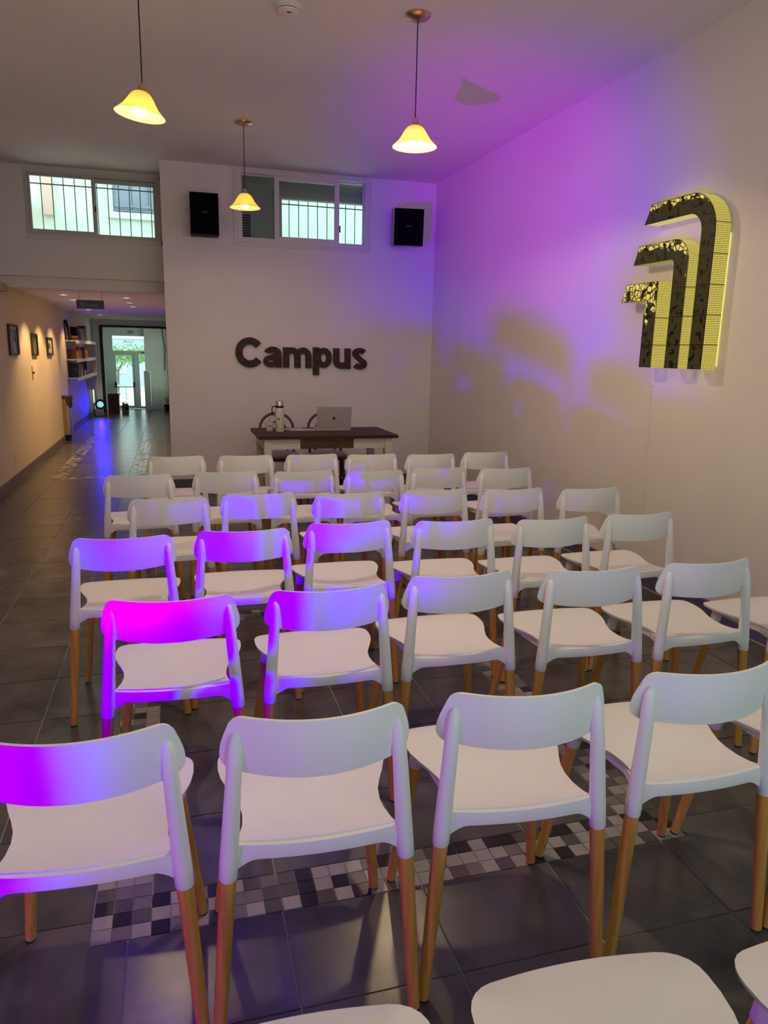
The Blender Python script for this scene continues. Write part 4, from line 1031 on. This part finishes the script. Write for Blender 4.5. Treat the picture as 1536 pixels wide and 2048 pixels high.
# ------------------------------------------------------------------ bentwood chairs behind the table
def bentwood(label, loc, rz):
    t = thing('bentwood_chair', label, 'chair', loc, rz, 'bentwood chairs behind the table')
    # local +y points to the back of the chair
    bm = NB(); lathe(bm, [(0.185, 0.445), (0.205, 0.450), (0.210, 0.475), (0.200, 0.482)], 28); obj('seat_ring', bm, m_bent, t, smooth=True)
    bm = NB(); lathe(bm, [(0.196, 0.478), (0.198, 0.495), (0.17, 0.515), (0.09, 0.525), (0.02, 0.527)], 28); cu = obj('cushion', bm, m_uph, t, smooth=True)
    bm = NB()
    for k in range(28):
        a = 2*PI*k/28; lathe(bm, [(0.005, 0.480), (0.003, 0.486)], 5, c=(0.2*math.cos(a), 0.2*math.sin(a)))
    o = obj('studs', bm, m_brass, cu); o['kind'] = 'stuff'
    # back hoop with rear legs
    pts = [(-0.19, 0.22, 0), (-0.175, 0.18, 0.28), (-0.165, 0.165, 0.47), (-0.185, 0.205, 0.66)]
    for k in range(11):
        a = PI-PI*k/10; pts.append((0.178*math.cos(a), 0.235+0.03*math.sin(a), 0.74+0.165*math.sin(a)))
    pts += [(0.185, 0.205, 0.66), (0.165, 0.165, 0.47), (0.175, 0.18, 0.28), (0.19, 0.22, 0)]
    bm = NB(); tube(bm, pts, 0.0145, 10); obj('back_hoop', bm, m_bent, t, smooth=True)
    pts = [(-0.10, 0.17, 0.47), (-0.115, 0.20, 0.62)]
    for k in range(9):
        a = PI-PI*k/8; pts.append((0.108*math.cos(a), 0.232+0.02*math.sin(a), 0.70+0.115*math.sin(a)))
    pts += [(0.115, 0.20, 0.62), (0.10, 0.17, 0.47)]
    bm = NB(); tube(bm, pts, 0.0115, 10); obj('inner_hoop', bm, m_bent, t, smooth=True)
    for sx in (-1, 1):
        bm = NB(); tube(bm, [(sx*0.135, -0.125, 0.455), (sx*0.15, -0.145, 0.25), (sx*0.175, -0.175, 0)], [0.018, 0.016, 0.012], 10); obj('leg', bm, m_bent, t, smooth=True)
    bm = NB(); tube(bm, [(0.155*math.cos(2*PI*k/24), 0.155*math.sin(2*PI*k/24), 0.24) for k in range(24)], 0.009, 8, closed=True); obj('stretcher_ring', bm, m_bent, t, smooth=True)
    return t
bentwood('bentwood chair behind the thermos, its round back hoop above the table', (1.035, 7.56, 0), 0.03)
bentwood('bentwood chair mostly hidden behind the laptop', (1.535, 7.56, 0), -0.04)

# ------------------------------------------------------------------ audience chairs
def chair_parts():
    parts = []
    # seat shell
    Yp = [(-0.004, 0.176), (0.02, 0.172), (0.06, 0.165), (0.10, 0.163), (0.14, 0.168), (0.18, 0.181), (0.22, 0.197), (0.26, 0.210), (0.30, 0.216), (0.335, 0.216)]
    for a in (15, 30, 45, 60, 75, 86):
        Yp.append((0.335+0.075*math.sin(R(a)), 0.141+0.075*math.cos(R(a))))
    NU = 20; bm = NB(); top = []; bot = []
    for (y, w) in Yp:
        rt_, rb_ = [], []
        for k in range(NU+1):
            u = -1+2*k/NU; x = u*w
            yy = y + 0.010*(1-u*u)*max(0, (y-0.2)/0.21) - 0.012*(1-u*u)*max(0, 1-y/0.10)
            z = 0.500 - 0.012*(1-abs(u)**2.4)*math.sin(PI*min(1, max(0, (y+0.02)/0.36))) + 0.007*max(0, 1-y/0.05)**2 - 0.010*max(0, (y-0.35)/0.06)**2
            rt_.append(bm.verts.new((x, yy, z)))
            rb_.append(bm.verts.new((x*(1-0.012), yy, z-0.010)))
        top.append(rt_); bot.append(rb_)
    n = len(Yp)
    for i in range(n-1):
        for k in range(NU):
            bm.faces.new((top[i][k], top[i][k+1], top[i+1][k+1], top[i+1][k])); bm.faces.new((bot[i][k], bot[i+1][k], bot[i+1][k+1], bot[i][k+1]))
        bm.faces.new((top[i][0], top[i+1][0], bot[i+1][0], bot[i][0])); bm.faces.new((top[i][NU], bot[i][NU], bot[i+1][NU], top[i+1][NU]))
    for k in range(NU):
        bm.faces.new((top[0][k], bot[0][k], bot[0][k+1], top[0][k+1])); bm.faces.new((top[-1][k], top[-1][k+1], bot[-1][k+1], bot[-1][k]))
    parts.append(('seat', finish('seat', bm, m_white, smooth=True, bevel=0.0), []))
    # under frame: rear rail with corner brackets, side rails, front rail
    bm = NB(); N = 28; ring = []
    for k in range(N+1):
        u = -1+2*k/N; x = u*0.186; y = -0.004-0.016*(1-u*u)
        zt = 0.507-0.004*(1-u*u); zb = 0.470 - 0.030*max(0, (abs(u)-0.74)/0.26)**1.6
        ring.append([bm.verts.new((x, y-0.010, zb)), bm.verts.new((x, y-0.0125, (zt+zb)/2)), bm.verts.new((x, y-0.008, zt-0.002)), bm.verts.new((x, y+0.006, zt)), bm.verts.new((x, y+0.010, zt-0.008)), bm.verts.new((x, y+0.008, zb))])
    for A, B in zip(ring, ring[1:]):
        for q in range(6): bm.faces.new((A[q], A[(q+1) % 6], B[(q+1) % 6], B[q]))
    bm.faces.new(ring[0]); bm.faces.new(ring[-1][::-1])
    parts.append(('rear_rail', finish('rear_rail', bm, m_white, smooth=True), []))
    bm = NB()
    for s in (-1, 1):
        prism(bm, [(s*0.185, 0.0), (s*0.170, 0.0), (s*0.149, 0.10), (s*0.156, 0.20), (s*0.158, 0.31), (s*0.172, 0.31), (s*0.168, 0.20), (s*0.157, 0.10)], 'z', 0.466, 0.4895)
    box(bm, -0.165, 0.165, 0.315, 0.33, 0.466, 0.486)
    parts.append(('seat_frame', finish('seat_frame', bm, m_white), []))
    # backrest: curved panel
    NU, NV = 40, 8; bm = NB(); F, Bk = [], []
    def py(x): return -0.046+0.070*(x/0.206)**2
    for j in range(NV+1):
        v = j/NV; rf, rb = [], []; HW = 0.208-0.016*v*v
        for k in range(NU+1):
            u = math.sin(PI/2*(-1+2*k/NU)); x = HW*u
            au = abs(u)
            zt = 0.803; zb = 0.668+0.006*au**2.0
            # rounded corners
            ct = max(0, (au-0.83)/0.17); cb = max(0, (au-0.87)/0.13)
            zt -= 0.034*(1-math.sqrt(max(0, 1-ct*ct))); zb += 0.024*(1-math.sqrt(max(0, 1-cb*cb)))
            z = zb+(zt-zb)*v
            y = py(x)-0.010*(v-0.5)
            nx = -2*0.070*x/0.206**2; nl = math.hypot(nx, 1)
            th = 0.0055*(0.75+0.25*math.sin(PI*v))
            rf.append(bm.verts.new((x+nx/nl*th, y+th/nl, z))); rb.append(bm.verts.new((x-nx/nl*th, y-th/nl, z)))
        F.append(rf); Bk.append(rb)
    for j in range(NV):
        for k in range(NU):
            bm.faces.new((F[j][k], F[j+1][k], F[j+1][k+1], F[j][k+1])); bm.faces.new((Bk[j][k], Bk[j][k+1], Bk[j+1][k+1], Bk[j+1][k]))
        bm.faces.new((F[j][0], Bk[j][0], Bk[j+1][0], F[j+1][0])); bm.faces.new((F[j][NU], F[j+1][NU], Bk[j+1][NU], Bk[j][NU]))
    for k in range(NU):
        bm.faces.new((F[0][k], F[0][k+1], Bk[0][k+1], Bk[0][k])); bm.faces.new((F[NV][k], Bk[NV][k], Bk[NV][k+1], F[NV][k+1]))
    parts.append(('backrest', finish('backrest', bm, m_white, smooth=True), []))
    # rear posts, each running from the leg socket up into the back panel
    for s in (-1, 1):
        def PX(z): return s*(0.231-0.073*z)
        def PY(z): return -0.022+0.020*z
        bm = NB(); zs = [0.425, 0.428, 0.47, 0.53, 0.60, 0.66, 0.70, 0.735, 0.752, 0.762, 0.767]
        rs = [0.0185, 0.0205, 0.0205, 0.0195, 0.0182, 0.0172, 0.0165, 0.0155, 0.0130, 0.0085, 0.003]
        tube(bm, [(PX(z), PY(z) + (0.006*max(0, (z-0.66)/0.1)), z) for z in zs], rs, 16)
        parts.append(('back_post', finish('back_post', bm, m_white, smooth=True), []))
        bm = NB(); tube(bm, [(PX(z), PY(z), z) for z in (0.007, 0.2, 0.426)], [0.0145, 0.0165, 0.0185], 16)
        cap = NB(); tube(cap, [(PX(0), PY(0), 0.0), (PX(0.007), PY(0.007), 0.007)], 0.0135, 14)
        parts.append(('leg', finish('leg', bm, m_leg, smooth=True), [('foot_cap', finish('foot_cap', cap, m_rubber, smooth=True))]))
    for s in (-1, 1):
        def FX(z): return s*(0.224-0.115*z)
        def FY(z): return 0.400-0.165*z
        bm = NB(); tube(bm, [(FX(z), FY(z), z) for z in (0.418, 0.421, 0.46, 0.490)], [0.0180, 0.0200, 0.0225, 0.025], 16)
        parts.append(('leg_socket', finish('leg_socket', bm, m_white, smooth=True), []))
        bm = NB(); tube(bm, [(FX(z), FY(z), z) for z in (0.007, 0.2, 0.420)], [0.0140, 0.0160, 0.0180], 16)
        cap = NB(); tube(cap, [(FX(0), FY(0), 0.0), (FX(0.007), FY(0.007), 0.007)], 0.013, 14)
        parts.append(('leg', finish('leg', bm, m_leg, smooth=True), [('foot_cap', finish('foot_cap', cap, m_rubber, smooth=True))]))
    return parts
CP = chair_parts()
ROWS = [
 ('the cut-off bottom row', [(0.128, 0.565, -2), (0.625, 0.548, -2.5), (1.116, 0.500, -1)]),
 ('the nearest complete row', [(-0.22, 1.44, -2.2), (0.27, 1.42, -2.5), (0.76, 1.41, -4.5), (1.27, 1.41, -1.0), (1.765, 1.40, -1.5)]),
 ('the second complete row', [(-0.04, 2.24, -3.5), (0.46, 2.23, -0.5), (0.945, 2.24, 0.3), (1.45, 2.245, -1.2), (1.94, 2.24, 0.6), (2.42, 2.235, 1.0)]),
 ('the third complete row', [(-0.23, 3.05, -0.8), (0.26, 3.08, -1.8), (0.74, 3.085, 0.2), (1.23, 3.085, -0.3), (1.71, 3.05, 2.4), (2.20, 3.05, 1.2)]),
 ('the third row from the table', [(-0.05, 3.83, 0.6), (0.415, 3.86, 1.6), (0.90, 3.82, 1.5), (1.40, 3.83, 1.9), (1.86, 3.83, 3.6), (2.33, 3.77, 0.8)]),
 ('the second row from the table', [(-0.23, 4.59, 2.0), (0.29, 4.64, 0.6), (0.775, 4.60, 1.6), (1.235, 4.58, 2.0), (1.695, 4.57, 1.0), (2.155, 4.51, 1.5)]),
 ('the row closest to the table', [(-0.01, 5.38, 2.5), (0.48, 5.36, 0.8), (0.97, 5.36, 3.0), (1.42, 5.34, 1.2), (1.875, 5.27, 2.5), (2.355, 5.30, 2.5)]),
]
ORD = ['first', 'second', 'third', 'fourth', 'fifth', 'sixth']
proto = None
for rn, seats in ROWS:
    # neighbours that stand closer than their splayed feet are staggered a little in depth, as people leave them
    for k in range(1, len(seats)):
        (x0, y0, a0), (x1, y1, a1) = seats[k-1], seats[k]
        if x1-x0 < 0.488 and abs(y1-y0) < 0.055: seats[k] = (x1, y0 + (0.055 if y1 > y0 or (y1 == y0 and k % 2) else -0.055), a1)
    for k, (x, y, a) in enumerate(seats):
        lb = 'white wooden-legged chair, %s from the left in %s' % (ORD[k], rn)
        if proto is None:
            proto = thing('chair', lb, 'chair', (x, y, 0), R(a), 'white chairs set out in rows')
            for nm, me, subs in CP:
                o = obj(nm, me, None, proto)
                for sn, sm in subs: obj(sn, sm, None, o)
        else:
            dup(proto, (x, y, 0), R(a), lb, 'white chairs set out in rows')
